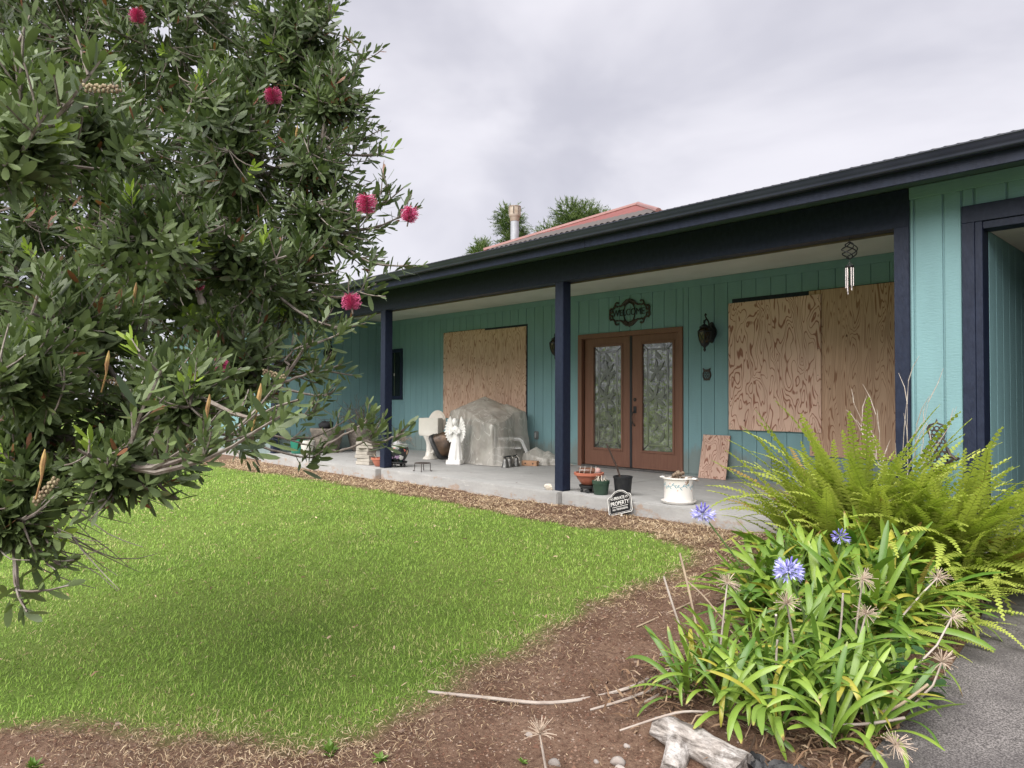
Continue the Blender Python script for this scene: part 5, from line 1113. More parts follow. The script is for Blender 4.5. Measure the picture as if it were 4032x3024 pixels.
# pink brush flowers
PINK, t, o = newmat('pink_stamens'); oi = t.nodes.new('ShaderNodeAttribute'); oi.attribute_name = 'rnd'
pbsdf(t, o, mixc(t, oi.outputs['Fac'], (0.42, 0.025, 0.12), (0.72, 0.16, 0.33)), 0.5, 0, .3)
FLW = [((2.82, -4.51, 2.07), 0.085), ((2.96, -4.35, 2.02), 0.07), ((2.94, -4.66, 1.56), 0.07), ((2.22, -4.72, 2.73), 0.075), ((1.52, -5.2, 3.26), 0.07), ((2.82, -5.21, 1.25), 0.05), ((2.35, -5.14, 1.65), 0.04), ((2.26, -5.24, 1.7), 0.04)]
for (c, s) in FLW:
    c = Vector(c) + (CAM - Vector(c)).normalized() * 0.10; ax = Vector((rq.uniform(-.3, .5), rq.uniform(-.3, .3), 1)).normalized(); u = ax.orthogonal().normalized(); w = ax.cross(u); V = []; F = []; A = []
    for k in range(520):
        f = rq.uniform(-.5, .5); an_ = rq.uniform(0, 6.28); rad = (u * math.cos(an_) + w * math.sin(an_)); o0 = c + ax * (f * s * .95) + rad * s * .06; L_ = s * rq.uniform(.36, .6) * math.sqrt(1 - 2.6 * f * f); dr = (rad + ax * rq.uniform(-.15, .45) + Vector(rq.normal(size=3)) * .12).normalized(); sd_ = dr.orthogonal().normalized() * .0010; e_ = o0 + dr * L_
        b0 = len(V); V += [o0 - sd_, o0 + sd_, e_ + sd_ * .7, e_ - sd_ * .7]; F.append((b0, b0 + 1, b0 + 2, b0 + 3)); A += [rq.random()] * 4
        sd2 = dr.cross(sd_).normalized() * .0014; b0 = len(V); V += [e_ - sd2, e_ + sd2, e_ + dr * .004]; F.append((b0, b0 + 1, b0 + 2, b0 + 2)); A += [0.9] * 3
    V = [tuple(q - TR0) for q in V]; me = bpy.data.meshes.new('flower'); me.from_pydata(V, [], [f if f[2] != f[3] else f[:3] for f in F]); at_ = me.attributes.new('rnd', 'FLOAT', 'POINT'); at_.data.foreach_set('value', A); me.materials.append(PINK)
    fo = link('flower', me, tree)
    b = MB(); b.tube([tuple(c - ax * s * .8 - TR0), tuple(c + ax * s * .5 - TR0)], .004, 5); b.build('flower_stem', BARK, fo)
# seed capsules and bud spikes
CAPC = M('seed_capsule', (0.30, 0.25, 0.15), (0.16, 0.11, 0.07), 30, 0.7); BUDC = M('bud_spike', (0.40, 0.28, 0.10), (0.25, 0.13, 0.06), 30, 0.7)
for c in ((3.72, -5.88, 1.94), (3.07, -5.09, 1.21), (3.17, -5.71, 1.17), (3.48, -5.95, 0.85)):
    b = MB(); c = Vector(c) - TR0; ax = Vector((.4, .5, rq.uniform(-.2, .8))).normalized(); u = ax.orthogonal().normalized(); w = ax.cross(u)
    for k in range(34):
        f = k / 34; an_ = k * 2.4; b.ball(tuple(c + ax * (f - .5) * .09 + (u * math.cos(an_) + w * math.sin(an_)) * .008), .0052, 5, 4)
    b.build('seed_capsules', CAPC, tree)
for c in ((3.01, -5.6, 1.49), (1.88, -4.94, 2.75), (2.31, -4.63, 2.53), (3.27, -5.75, 1.22), (3.6, -5.55, 1.08), (3.32, -5.54, 1.08), (3.6, -5.98, 0.93), (3.9, -5.52, 1.11)):
    c = Vector(c) - TR0; MB().tube([tuple(c + Vector((-.02, -.01, -.09))), tuple(c + Vector((-.005, 0, -.03))), tuple(c), tuple(c + Vector((.004, .003, .025))), tuple(c + Vector((.006, .004, .045)))], [.0025, .003, .007, .006, .001], 6).build('bud_spike', BUDC, tree, smooth=True)

# ------------------------------------------------------------------ trees behind the roof
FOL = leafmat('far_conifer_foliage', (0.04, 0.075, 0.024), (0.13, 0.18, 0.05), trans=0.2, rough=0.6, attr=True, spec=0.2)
def far_tree(base, blobs, label, seed):
    T = empty('conifer_tree', base, 0, label, 'tree', 'conifers behind the roof'); r_ = np.random.default_rng(seed); bz = Vector(base); b = MB()
    top = Vector(blobs[0][0]); b.tube([(0, 0, 0), (0.1, 0, (top.z - base[2]) * .5), tuple(top - bz)], [.22, .16, .04], 8)
    Vv = []; A = []
    for c, r in blobs:
        c = Vector(c); 
        b.tube([(0, 0, (c.z - base[2]) * .75), tuple(c - bz)], [.06, .02], 5)
        for k in range(int(260 * r * r) + 120):
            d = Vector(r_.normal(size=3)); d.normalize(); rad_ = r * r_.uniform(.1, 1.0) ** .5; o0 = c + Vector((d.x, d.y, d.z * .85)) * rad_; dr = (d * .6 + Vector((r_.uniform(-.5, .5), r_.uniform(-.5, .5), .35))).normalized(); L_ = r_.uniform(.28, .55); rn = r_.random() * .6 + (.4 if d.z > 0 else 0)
            for q in range(16):
                f = q / 16; s_ = o0 + dr * (L_ * f) + Vector((0, 0, -.12 * f * f)); dv = (dr + Vector(r_.normal(size=3)) * .55 + Vector((0, 0, -.15))).normalized() * r_.uniform(.08, .17); sd_ = dv.orthogonal().normalized() * .011
                Vv += [s_ - sd_ - bz, s_ + sd_ - bz, s_ + dv - bz]; A += [rn] * 3
    b.build('trunk', BARK, T)
    cr_ = link('crown', np_mesh('crown', np.array([tuple(q) for q in Vv]), np.arange(len(Vv)).reshape(-1, 3), FOL, {'rnd': A}), T); cr_['kind'] = 'stuff'
far_tree((-15.9, 14.0, -0.15), [((-15.75, 13.85, 8.7), .42), ((-15.7, 13.95, 8.25), .5), ((-15.6, 14.0, 7.7), .45), ((-15.8, 13.9, 7.2), .5)], 'wispy conifer top rising behind the flue pipe', 31)
far_tree((-16.6, 13.4, -0.15), [((-16.6, 13.1, 7.35), .32), ((-16.5, 13.0, 6.9), .5)], 'low wispy conifer tip left of the flue, just above the roof edge', 32)
far_tree((-14.6, 15.6, -0.15), [((-14.75, 15.25, 7.95), .55), ((-14.85, 15.15, 7.5), .45), ((-14.5, 15.3, 7.4), .6)], 'small bushy conifer crown just right of the flue pipe', 33)
far_tree((-13.9, 16.3, -0.15), [((-14.25, 15.85, 9.0), .48), ((-14.15, 15.9, 8.5), .62), ((-13.65, 16.3, 8.85), .55), ((-13.75, 16.2, 8.35), .7), ((-13.3, 16.7, 8.6), .45), ((-13.2, 16.8, 8.1), .6)], 'broad bushy conifer crown above the red hip roof', 34)

# trees across the yard: the photograph shows them mirrored in the door glass
far_tree((-18.2, -22.0, -0.65), [((-18.2, -22, 5.4), 1.3), ((-17.2, -22.2, 4.0), 1.6), ((-19.0, -21.8, 3.6), 1.5), ((-18.1, -22, 2.0), 1.7)], 'tall dark tree across the yard mirrored in the right door glass', 35)
far_tree((-22.6, -22.5, -0.65), [((-22.6, -22.5, 2.4), 1.3), ((-21.4, -22.3, 1.6), 1.3), ((-23.8, -22.6, 1.4), 1.4)], 'low dark tree across the yard mirrored in the left door glass', 36)
# ------------------------------------------------------------------ ferns
FERN = leafmat('fern_green', (0.33, 0.41, 0.07), (0.56, 0.60, 0.14), trans=0.36, rough=0.5, spec=0.3, dead=(0.36, 0.24, 0.08), deadp=0.95)
def frond_mesh(seed, L=1.0, a0=12, a1=80, wmax=0.055, twist=0.25):
    r_ = random.Random(seed); b = MB(); n = 36; p = Vector((0, 0, 0)); pts = [p.copy()]; dirs = []
    kink = r_.uniform(-.25, .25)
    for i in range(n):
        u = i / n; an_ = R_(a0 + (a1 - a0) * u ** 1.7); d = Vector((math.sin(an_), kink * u * .6, math.cos(an_))).normalized(); p = p + d * (L / n); pts.append(p.copy()); dirs.append(d)
    b.tube(pts[::3] + [pts[-1]], [0.004 * (1 - .8 * i / (len(pts[::3]))) for i in range(len(pts[::3]) + 1)], 4, False)
    for i in range(4, n):
        u = i / n; d = dirs[i]; side = Vector((0, 1, 0)); side = (side - d * side.dot(d)).normalized(); nrm = d.cross(side)
        tw = twist * math.sin(u * 3 + seed); side = side * math.cos(tw) + nrm * math.sin(tw); nrm = d.cross(side)
        w = wmax * min(1, (u - .04) * 5) * (1 - max(0, u - .55) / .47) ** .75 + .003
        for s_ in (1, -1):
            q = pts[i] + d * (L / n) * (.5 if s_ > 0 else 0); sd_ = (side * s_ + d * .22 + nrm * (.16 + r_.uniform(-.12, .22))).normalized(); wl_ = w * r_.uniform(.88, 1.08); hw = L / n * .41
            m_ = q + sd_ * wl_ * .5 + nrm * wl_ * .06; e_ = q + sd_ * wl_ - nrm * wl_ * (.10 + r_.random() * .15)
            b.add([q - d * hw * .9, q + d * hw * .9, m_ + d * hw, e_, m_ - d * hw * .8], [(0, 1, 2, 3, 4)])
    return b.mesh('frond', FERN, smooth=True)
FR = [frond_mesh(i, a0=8 + 3 * (i % 4), a1=(28, 45, 62, 78, 95, 38, 55, 110)[i], wmax=(.050, .046, .052, .048, .044, .052, .045, .042)[i]) for i in range(8)]
def fern(loc, n, spread, hmin, hmax, seed, label, lean=(0, 0), tilt=(4, 55)):
    r_ = random.Random(seed); z = gzf(loc[0], loc[1]); T = empty('fern', (loc[0], loc[1], z), 0, label, 'fern', 'sword ferns by the porch')
    for k in range(n):
        a = r_.uniform(0, 2 * math.pi); rad = math.sqrt(r_.random()); x, y = spread[0] * rad * math.cos(a), spread[1] * rad * math.sin(a)
        zl = gzf(loc[0] + x, loc[1] + y) - z
        ori = math.atan2(y + lean[1] + r_.uniform(-.25, .25), x + lean[0] + r_.uniform(-.25, .25)) + r_.gauss(0, .55)
        ori = r_.gauss(-1.15, .85) if r_.random() < .5 else ori
        ti = R_(tilt[0] + (tilt[1] - tilt[0]) * rad * r_.uniform(.55, 1.1)); s_ = r_.uniform(hmin, hmax) * (1.08 - .25 * rad)
        Mx = Matrix.Translation((x, y, zl)) @ Matrix.Rotation(ori, 4, 'Z') @ Matrix.Rotation(ti, 4, 'Y') @ Matrix.Rotation(r_.uniform(-.5, .5), 4, 'Z') @ Matrix.Scale(s_, 4)
        link('frond', FR[r_.choice((0, 1, 2, 5, 5, 6, 3, 1)) if rad < .6 else r_.randrange(8)], T, None, mw=Mx)
    return T
fern((3.74, -0.74), 300, (0.40, 0.32), 0.8, 1.44, 1, 'tall yellow green sword fern mass in front of the tall plywood sheet and aqua pier', (.05, -.2), (1, 31))
fern((4.34, -0.66), 240, (0.32, 0.32), 0.8, 1.38, 2, 'sword fern arching over the driveway edge before the carport opening', (.25, -.3), (5, 52))
fern((4.38, -1.75), 60, (0.18, 0.35), 0.45, 0.72, 3, 'smaller low sword fern along the driveway edge below the others', (.35, -.2), (15, 65))
# ------------------------------------------------------------------ agapanthus
AGA = leafmat('agapanthus_leaf', (0.075, 0.165, 0.024), (0.27, 0.385, 0.06), trans=0.22, rough=0.35, spec=0.5, dead=(0.42, 0.38, 0.06), deadp=0.955, tip=True)
def strap(seed, a0, a1, w=0.055, pw=1.6):
    r_ = random.Random(seed); b = MB(); n = 11; p = Vector((0, 0, 0)); tw = r_.uniform(-.35, .35)
    for i in range(n + 1):
        u = i / n; an_ = R_(a0 + (a1 - a0) * u ** pw); d = Vector((math.sin(an_), 0, math.cos(an_)))
        side = Vector((0, 1, 0)); nrm = d.cross(side); t_ = tw * u; sd_ = side * math.cos(t_) + nrm * math.sin(t_); nr2 = d.cross(sd_)
        hw = w * .5 * (0.62 + .38 * min(1, u * 3)) * (1 if u < .72 else math.sqrt(max(0.0, 1 - ((u - .72) / .285) ** 2)))
        b.v += [tuple(p - sd_ * hw - nr2 * hw * .35), tuple(p), tuple(p + sd_ * hw - nr2 * hw * .35)]; p = p + d / n
    for i in range(n):
        k = 3 * i; b.f += [(k, k + 1, k + 4, k + 3), (k + 1, k + 2, k + 5, k + 4)]
    me = b.mesh('leaf', AGA, smooth=True); al = me.attributes.new('along', 'FLOAT', 'POINT'); al.data.foreach_set('value', [i / n for i in range(n + 1) for q in range(3)]); return me
ST = [strap(i, (2, 4, 5, 3, 6, 4, 2, 8)[i], (30, 55, 80, 105, 130, 70, 150, 95)[i], (.060, .066, .072, .068, .062, .076, .056, .066)[i]) for i in range(8)]
def shoot(T, base, x, y, n, smin, smax, r_, lean, zoff=0):
    z = gzf(base[0] + x, base[1] + y) - base[2] + zoff; a0 = r_.uniform(0, 6.28)
    for k in range(n):
        f = k / n; ori = a0 + k * math.pi * (1 + .08) + r_.uniform(-.5, .5); ti = R_(4 + 46 * f * r_.uniform(.6, 1.2)); s_ = r_.uniform(smin, smax) * (1 - .25 * abs(f - .5))
        Mx = Matrix.Translation((x + r_.uniform(-.015, .015), y + r_.uniform(-.015, .015), z - .02)) @ Matrix.Rotation(math.atan2(lean[1], lean[0]), 4, 'Z') @ Matrix.Rotation(math.hypot(*lean), 4, 'Y') @ Matrix.Rotation(-math.atan2(lean[1], lean[0]), 4, 'Z') @ Matrix.Rotation(ori, 4, 'Z') @ Matrix.Rotation(ti, 4, 'Y') @ Matrix.Scale(s_, 4)
        link('leaf', ST[r_.randrange(8)], T, None, mw=Mx)
def clump(loc, nsh, nl, spread, smin, smax, seed, label, zoff=0.0, outw=.5):
    r_ = random.Random(seed); z = gzf(*loc); base = (loc[0], loc[1], z); T = empty('agapanthus', base, 0, label, 'agapanthus', 'agapanthus clumps in the bed')
    for k in range(nsh):
        a = k * 2.4 + r_.uniform(-.3, .3); rad = math.sqrt((k + .5) / nsh); x, y = spread[0] * rad * math.cos(a), spread[1] * rad * math.sin(a)
        shoot(T, base, x, y, nl + r_.randrange(-2, 3), smin, smax, r_, (outw * x / spread[0] * rad, outw * y / spread[1] * rad), zoff)
    return T
aB = clump((3.97, -1.80), 46, 11, (0.46, 0.50), 0.48, 0.74, 41, 'big rear agapanthus clump with purple flower heads below the ferns', 0.0, .38)
aM = clump((4.16, -2.52), 17, 10, (0.34, 0.24), 0.38, 0.58, 42, 'middle agapanthus clump with several dried seed heads')
aL = clump((4.07, -3.33), 12, 11, (0.19, 0.22), 0.29, 0.43, 43, 'front left agapanthus clump behind the weathered log', 0.02)
aR = clump((4.47, -3.16), 18, 11, (0.24, 0.30), 0.34, 0.52, 44, 'front right agapanthus clump spilling onto the driveway', 0.03)
# flower heads
PURP = M('agapanthus_petal', (0.32, 0.31, 0.66), (0.42, 0.42, 0.78), 40, 0.5, rand=.2); BUDP = M('agapanthus_bud', (0.14, 0.12, 0.42), None, rough=.5); STEMG = M('flower_stem_green', (0.10, 0.17, 0.05), (0.15, 0.2, 0.08), 20, 0.5)
b = MB(); b.tube([(0, 0, 0), (0.022, 0, 0)], [.0015, .0015], 4, False)
for k in range(6):
    a = k * math.pi / 3; c_, s_ = math.cos(a), math.sin(a); c1, s1 = math.cos(a + .45), math.sin(a + .45); c0, s0 = math.cos(a - .45), math.sin(a - .45)
    b.add([(0.02, 0.003 * c_, 0.003 * s_), (0.042, 0.010 * c0, 0.010 * s0), (0.042, 0.010 * c1, 0.010 * s1), (0.056, 0.021 * c_, 0.021 * s_)], [(0, 1, 3, 2)])
FLO = b.mesh('floret', PURP); b = MB(); b.tube([(0, 0, 0), (.025, 0, 0), (.034, 0, 0), (.048, 0, 0), (.054, 0, 0)], [.0013, .0014, .0045, .004, .001], 5); BUD = b.mesh('bud', BUDP, smooth=True)
def flower_head(T, tip, foot, nf, nb, s, seed):
    r_ = random.Random(seed); o0 = T.location; tip = Vector(tip); foot = Vector(foot); mid = (tip + foot) / 2 + Vector((r_.uniform(-.03, .03), .02, .02))
    st = MB(); st.tube([tuple(foot - o0), tuple(mid - o0), tuple(tip - o0)], [.0075, .006, .005], 6); S = st.build('flower_stalk', STEMG, T, smooth=True)
    for k in range(nf + nb):
        f = (k + .5) / (nf + nb); ph = k * 2.4; el_ = math.asin(1 - 1.55 * f); d = Vector((math.cos(ph) * math.cos(el_), math.sin(ph) * math.cos(el_), math.sin(el_)))
        q = d.to_track_quat('X', 'Z').to_matrix().to_4x4(); ped = r_.uniform(.8, 1.15)
        link('floret' if k >= nb else 'bud', FLO if k >= nb else BUD, S, None, mw=Matrix.Translation(tip - o0 + d * .010) @ q @ Matrix.Scale(s * ped, 4))
flower_head(aB, (3.447, -2.48, 0.406), (3.66, -2.02, gzf(3.66, -2.02)), 16, 12, 1.15, 1)
flower_head(aM, (4.2, -2.916, 0.256), (4.14, -2.6, gzf(4.14, -2.6)), 22, 4, 1.2, 2)
flower_head(aB, (4.154, -2.166, 0.324), (4.05, -1.95, gzf(4.05, -1.95)), 5, 20, 0.85, 3)
# dried seed heads
DRYH = M('dried_flower_head', (0.50, 0.41, 0.33), (0.32, 0.24, 0.18), 30, 0.85)
def dried(T, tip, foot, s, seed, bend=(0, 0, 0.03)):
    r_ = random.Random(seed); o0 = T.location; tip = Vector(tip); foot = Vector(foot); mid = (tip + foot) / 2 + Vector(bend)
    S = MB().tube([tuple(foot - o0), tuple((foot + mid) / 2 - o0 + Vector(bend) * .3), tuple(mid - o0), tuple((tip + mid) / 2 - o0 + Vector(bend) * .3), tuple(tip - o0)], [.006, .0055, .005, .0045, .004], 6).build('dry_stalk', GREYSTALK, T, smooth=True)
    b = MB(); ax = (tip - mid).normalized()
    for k in range(46):
        d = (Vector((r_.gauss(0, 1), r_.gauss(0, 1), r_.gauss(0, 1))).normalized() + ax * .55).normalized(); L_ = s * r_.uniform(.6, 1.1); e_ = d * L_ + Vector((0, 0, -.006)); p0 = tip - o0
        b.tube([tuple(p0), tuple(p0 + e_ * .6 + Vector((0, 0, .003))), tuple(p0 + e_)], [.0019, .0015, .0011], 3, False)
        if r_.random() < .5: b.ball(tuple(p0 + e_), .0022, 4, 3, (1, 1, 1.6))
    b.build('seed_head', DRYH, S)
HD = [((3.912, -3.0, 0.16), (3.93, -3.12)), ((4.332, -3.211, 0.183), (4.30, -3.0)), ((4.436, -2.592, 0.207), (4.36, -2.55)), ((4.561, -2.894, 0.122), (4.5, -2.98)), ((4.601, -1.978, 0.141), (4.38, -2.3)), ((4.805, -2.488, 0.077), (4.50, -2.95)), ((4.864, -2.86, -0.028), (4.60, -3.05)), ((4.9, -3.546, -0.147), (4.6, -3.25))]
for i, (tp_, ft) in enumerate(HD): dried((aL, aM, aM, aM, aB, aR, aR, aR)[i], tp_, (ft[0], ft[1], gzf(*ft)), .068, i, (0, 0, .02) if i < 5 else (.06, -.02, -.02))
fd = empty('dried_agapanthus', (3.93, -4.36, gzf(3.93, -4.36)), 0, 'lone dried agapanthus seed head standing in bare soil at the bottom edge', 'dried flower')
dried(fd, (3.9, -4.384, -0.183), (3.93, -4.36, gzf(3.93, -4.36)), .075, 20, (0, 0, 0))
# leaf litter under the clumps
# hibiscus-like dark plant by the driveway
DKL = leafmat('dark_glossy_leaf', (0.02, 0.06, 0.02), (0.045, 0.10, 0.03), trans=0.15, rough=0.25, spec=0.6)
dp = empty('dark_leaf_shrub', (4.68, -2.72, gzf(4.68, -2.72)), 0, 'small glossy dark green shrub at the driveway edge beside the agapanthus', 'shrub')
b = MB(); nn = 6
for i in range(nn + 1):
    u = i / nn; hw = .30 * math.sin(math.pi * min(1, u * .93 + .04)) ** .8 * (1 + .06 * (-1) ** i); b.v += [(u, -hw, -.12 * u * u + .06 * hw), (u, 0, -.12 * u * u), (u, hw, -.12 * u * u + .06 * hw)]
for i in range(nn): k = 3 * i; b.f += [(k, k + 1, k + 4, k + 3), (k + 1, k + 2, k + 5, k + 4)]
dlm = b.mesh('leaf', DKL, smooth=True); r_ = random.Random(8)
for s_ in range(5):
    a = s_ * 1.3; e_ = Vector((.10 * math.cos(a) + .05, .10 * math.sin(a), .16 + .03 * s_)); MB().tube([(0, 0, 0), tuple(e_ * .6 + Vector((0, 0, .02))), tuple(e_)], [.004, .003, .002], 5).build('stem', STEMG, dp)
    for k in range(6):
        q = Matrix.Translation(e_ * (.5 + .1 * k)) @ Matrix.Rotation(k * 2.2 + s_, 4, 'Z') @ Matrix.Rotation(R_(r_.uniform(-20, 35)), 4, 'Y') @ Matrix.Scale(r_.uniform(.055, .085), 4); link('leaf', dlm, dp, None, mw=q)
# bare shrub behind the ferns
bs = empty('bare_shrub', (3.87, -0.33, gzf(3.87, -0.33)), 0, 'leafless pale twiggy shrub rising behind the ferns at the navy corner post', 'shrub')
PALE = M('pale_bleached_twig', (0.46, 0.42, 0.38), (0.30, 0.24, 0.2), 25, 0.8)
r_ = random.Random(21); b = MB()
for k in range(9):
    p = Vector((r_.uniform(-.03, .03), r_.uniform(-.04, .04), 0)); d = Vector((r_.uniform(-.16, .24), r_.uniform(-.12, .12), 1)).normalized(); L_ = r_.uniform(1.0, 1.5) / 8; pts = [p.copy()]
    for s_ in range(8):
        d = (d + Vector((r_.uniform(-.22, .22), r_.uniform(-.15, .15), .08))).normalized(); p = p + d * L_; pts.append(p.copy())
        if s_ > 2 and r_.random() < .75:
            e_ = (d + Vector((r_.uniform(-.7, .7), r_.uniform(-.4, .4), .2))).normalized(); q = p + e_ * r_.uniform(.12, .3); b.tube([p, (p + q) / 2 + Vector((r_.uniform(-.015, .015), 0, .012)), q], [.0035, .0028, .0012], 4, False)
    b.tube(pts, [.005 * (1 - .78 * i / 8) for i in range(9)], 5, False)
b.build('twigs', PALE, bs)
# ================================================================== log, sticks, stones
m, t, o = newmat('weathered_log'); v = coords(t, (1, 1, 1))
n_ = noisen(t, coords(t, (7, 26, 26)), 1.0, 7, 0.65, .4)
col = mixc(t, ramp(t, n_, 0.36, 0.60), (0.055, 0.045, 0.038), (0.38, 0.345, 0.32))
col = mixc(t, ramp(t, noisen(t, v, 9, 5, .65), 0.5, 0.66), col, (0.46, 0.435, 0.42))
col = mixc(t, mathn(t, 'MULTIPLY', ramp(t, noisen(t, coords(t, (14, 60, 60)), 1, 5, .7), .5, .62), .65), col, (0.10, 0.085, 0.075))
pbsdf(t, o, col, 0.85, 0, .2, bumpn(t, n_, 0.9, 0.02)); LOGM = m
lg = empty('weathered_log', (4.04, -3.80, gzf(4.04, -3.80)), 0, 'weathered pale grey forked log lying at the front of the bed', 'log')
o0 = lg.location
b = MB(); P = [(4.025, -3.815, -0.285), (4.075, -3.80, -0.292), (4.13, -3.79, -0.298), (4.20, -3.785, -0.305), (4.28, -3.785, -0.312), (4.36, -3.79, -0.318), (4.44, -3.795, -0.322)]
pts = [Vector(P[0])]
for a_, b_ in zip(P[:-1], P[1:]):
    for k in range(1, 4): pts.append(Vector(a_).lerp(Vector(b_), k / 3))
b.tube([p - o0 for p in pts], [0.042 + .018 * min(1, i / 3) for i in range(len(pts))], 20)
pts2 = [Vector((4.15, -3.80, -0.31)), Vector((4.175, -3.86, -0.335)), Vector((4.195, -3.91, -0.355)), Vector((4.205, -3.945, -0.37))]
b.tube([p - o0 for p in pts2], [0.06, 0.055, 0.048, 0.042], 16); b.jit(0.012, 14, 1.0); b.jit(0.004, 50, 2.0); b.build('bole', LOGM, lg, smooth=True)
m, t, o = newmat('black_weed_cloth'); v = wcoords(t); pbsdf(t, o, (0.012, 0.012, 0.014), 0.5, 0, .4, bumpn(t, noisen(t, v, 120, 3), .5, .003))
b = MB(); nxn, nyn = 22, 10
for j in range(nyn + 1):
    for i in range(nxn + 1):
        x = 4.40 + 0.34 * i / nxn; y = -3.66 - 0.10 * math.sin(i * .35) * .3 - 0.10 * (j / nyn); b.v.append((x - 4.4, y + 3.66, gzf(x, y) + .012 + .03 * abs(math.sin(j * .9 + i * .55)) + .02 * mnoise.noise(Vector((x * 30, y * 30, 0))) - gzf(4.4, -3.66)))
for j in range(nyn):
    for i in range(nxn): k = j * (nxn + 1) + i; b.f.append((k, k + 1, k + nxn + 2, k + nxn + 1))
tag(b.build('weed_cloth', m, None, smooth=True, loc=(4.4, -3.66, gzf(4.4, -3.66))), 'crumpled black weed cloth at the bed edge right of the log', 'weed cloth')
def stick(pts, r, label, mat=GREYSTALK, name='dry_stalk', group='dry stalks in the bed', free=False):
    P = [Vector((p[0], p[1], (p[2] if len(p) > 2 else gzf(p[0], p[1]) + r * .9))) for p in pts]; q = []
    for i in range(len(P) - 1):
        a_, b_, c_, d_ = P[max(i - 1, 0)], P[i], P[i + 1], P[min(i + 2, len(P) - 1)]
        for k in range(5):
            u = k / 5; q.append(0.5 * ((2 * b_) + (c_ - a_) * u + (2 * a_ - 5 * b_ + 4 * c_ - d_) * u * u + (3 * b_ - a_ - 3 * c_ + d_) * u ** 3))
    q.append(P[-1]); o_ = P[0].copy(); n = len(q)
    ob = MB().tube([p - o_ for p in q], [r * (0.75 + .25 * min(1, i / 4)) for i in range(n)], 7).build(name, mat, None, smooth=True, loc=o_); tag(ob, label, 'dry stalk', group); return ob
stick([(2.904, -4.176), (3.18, -4.027), (3.436, -3.831), (3.6, -3.534), (3.75, -3.28)], 0.0085, 'long curved grey stalk lying across the soil from lawn to agapanthus')
stick([(3.617, -3.75), (3.72, -3.57), (3.86, -3.36)], 0.007, 'shorter straight grey stalk lying in front of the long curved one')
stick([(3.80, -3.60), (3.88, -3.42)], 0.008, 'stubby pale stalk end sticking out of the front left agapanthus')
stick([(3.95, -3.95, -0.29), (4.10, -3.76, -0.225), (4.17, -3.62, -0.24)], 0.005, 'thin pale stalk lying across the top of the log')
stick([(3.156, -2.765), (3.14, -2.2), (3.121, -1.691)], 0.006, 'long thin brown stalk lying along the soil beside the lawn corner', STRAWM)
stick([(3.69, -3.0, -0.27), (3.6, -3.0, -0.08), (3.51, -2.99, 0.12)], 0.006, 'grey stalk stub leaning left out of the bed, left of two', GREYSTALK)
stick([(3.72, -2.94, -0.27), (3.65, -2.93, 0.0), (3.57, -2.92, 0.25)], 0.0065, 'tall pale stalk leaning left out of the bed near the lawn corner', STRAWM)
stick([(3.86, -2.75, -0.24), (3.7, -2.85, 0.0), (3.6, -2.89, 0.09)], 0.005, 'short slanted pale stalk crossing the tall leaning one', STRAWM)
stick([(4.12, -2.93, -0.2), (4.20, -3.05, 0.0), (4.25, -3.15, 0.10)], 0.006, 'pale bleached stalk slanting up between the agapanthus clumps', PALE)
stick([(4.36, -2.75, -0.2), (4.40, -2.78, 0.0), (4.42, -2.80, 0.17)], 0.005, 'white upright stalk in the middle agapanthus clump', PALE)
stick([(4.30, -3.25, -0.22), (4.31, -3.27, -0.05), (4.32, -3.28, 0.03)], 0.005, 'short white upright stalk between the two front agapanthus clumps', PALE)
stick([(4.62, -3.12, -0.25), (4.74, -3.1, -0.20), (4.85, -3.0, -0.09)], 0.006, 'thick tan stalk curving out over the driveway from the front right clump', STRAWM)
stick([(4.55, -3.3, -0.27), (4.68, -3.2, -0.25), (4.79, -3.1, -0.22)], 0.006, 'grey broken stalk jutting towards the driveway below the thick tan one')
STN = M('grey_stone', (0.30, 0.27, 0.25), (0.20, 0.17, 0.155), 12, 0.85, bump=.4, rand=.3)
r_ = random.Random(12)
SP = [(3.82, -4.22, .022, 'pale stone beside the lone dried seed head'), (4.02, -4.05, .028, 'large grey stone just left of the log fork'), (4.06, -4.09, .02, 'small brown stone touching the large grey one by the log'), (3.94, -4.09, .012, 'tiny pale pebble left of the log stones'), (3.55, -3.05, .02, 'bluish stone lying on soil left of the front agapanthus'), (3.70, -3.38, .026, 'dark stone by the right end of the long curved stalk'), (3.76, -3.36, .03, 'white chunk of rock at the agapanthus edge'), (3.86, -4.5, .018, 'half sunk stone near the bottom edge of the picture'), (3.58, -4.12, .015, 'brown pebble in the bare soil below the long stalk'), (3.95, -3.9, .014, 'reddish pebble behind the log end')]
for x, y, s, lb in SP:
    ob = MB().ball((0, 0, 0), s, 10, 7, (1.2, 1, .7)).jit(s * .5, 0.5 / s, x * 7).build('stone', STN, None, smooth=True, loc=(x, y, gzf(x, y) + s * .3)); tag(ob, lb, 'stone', 'stones in the bed')
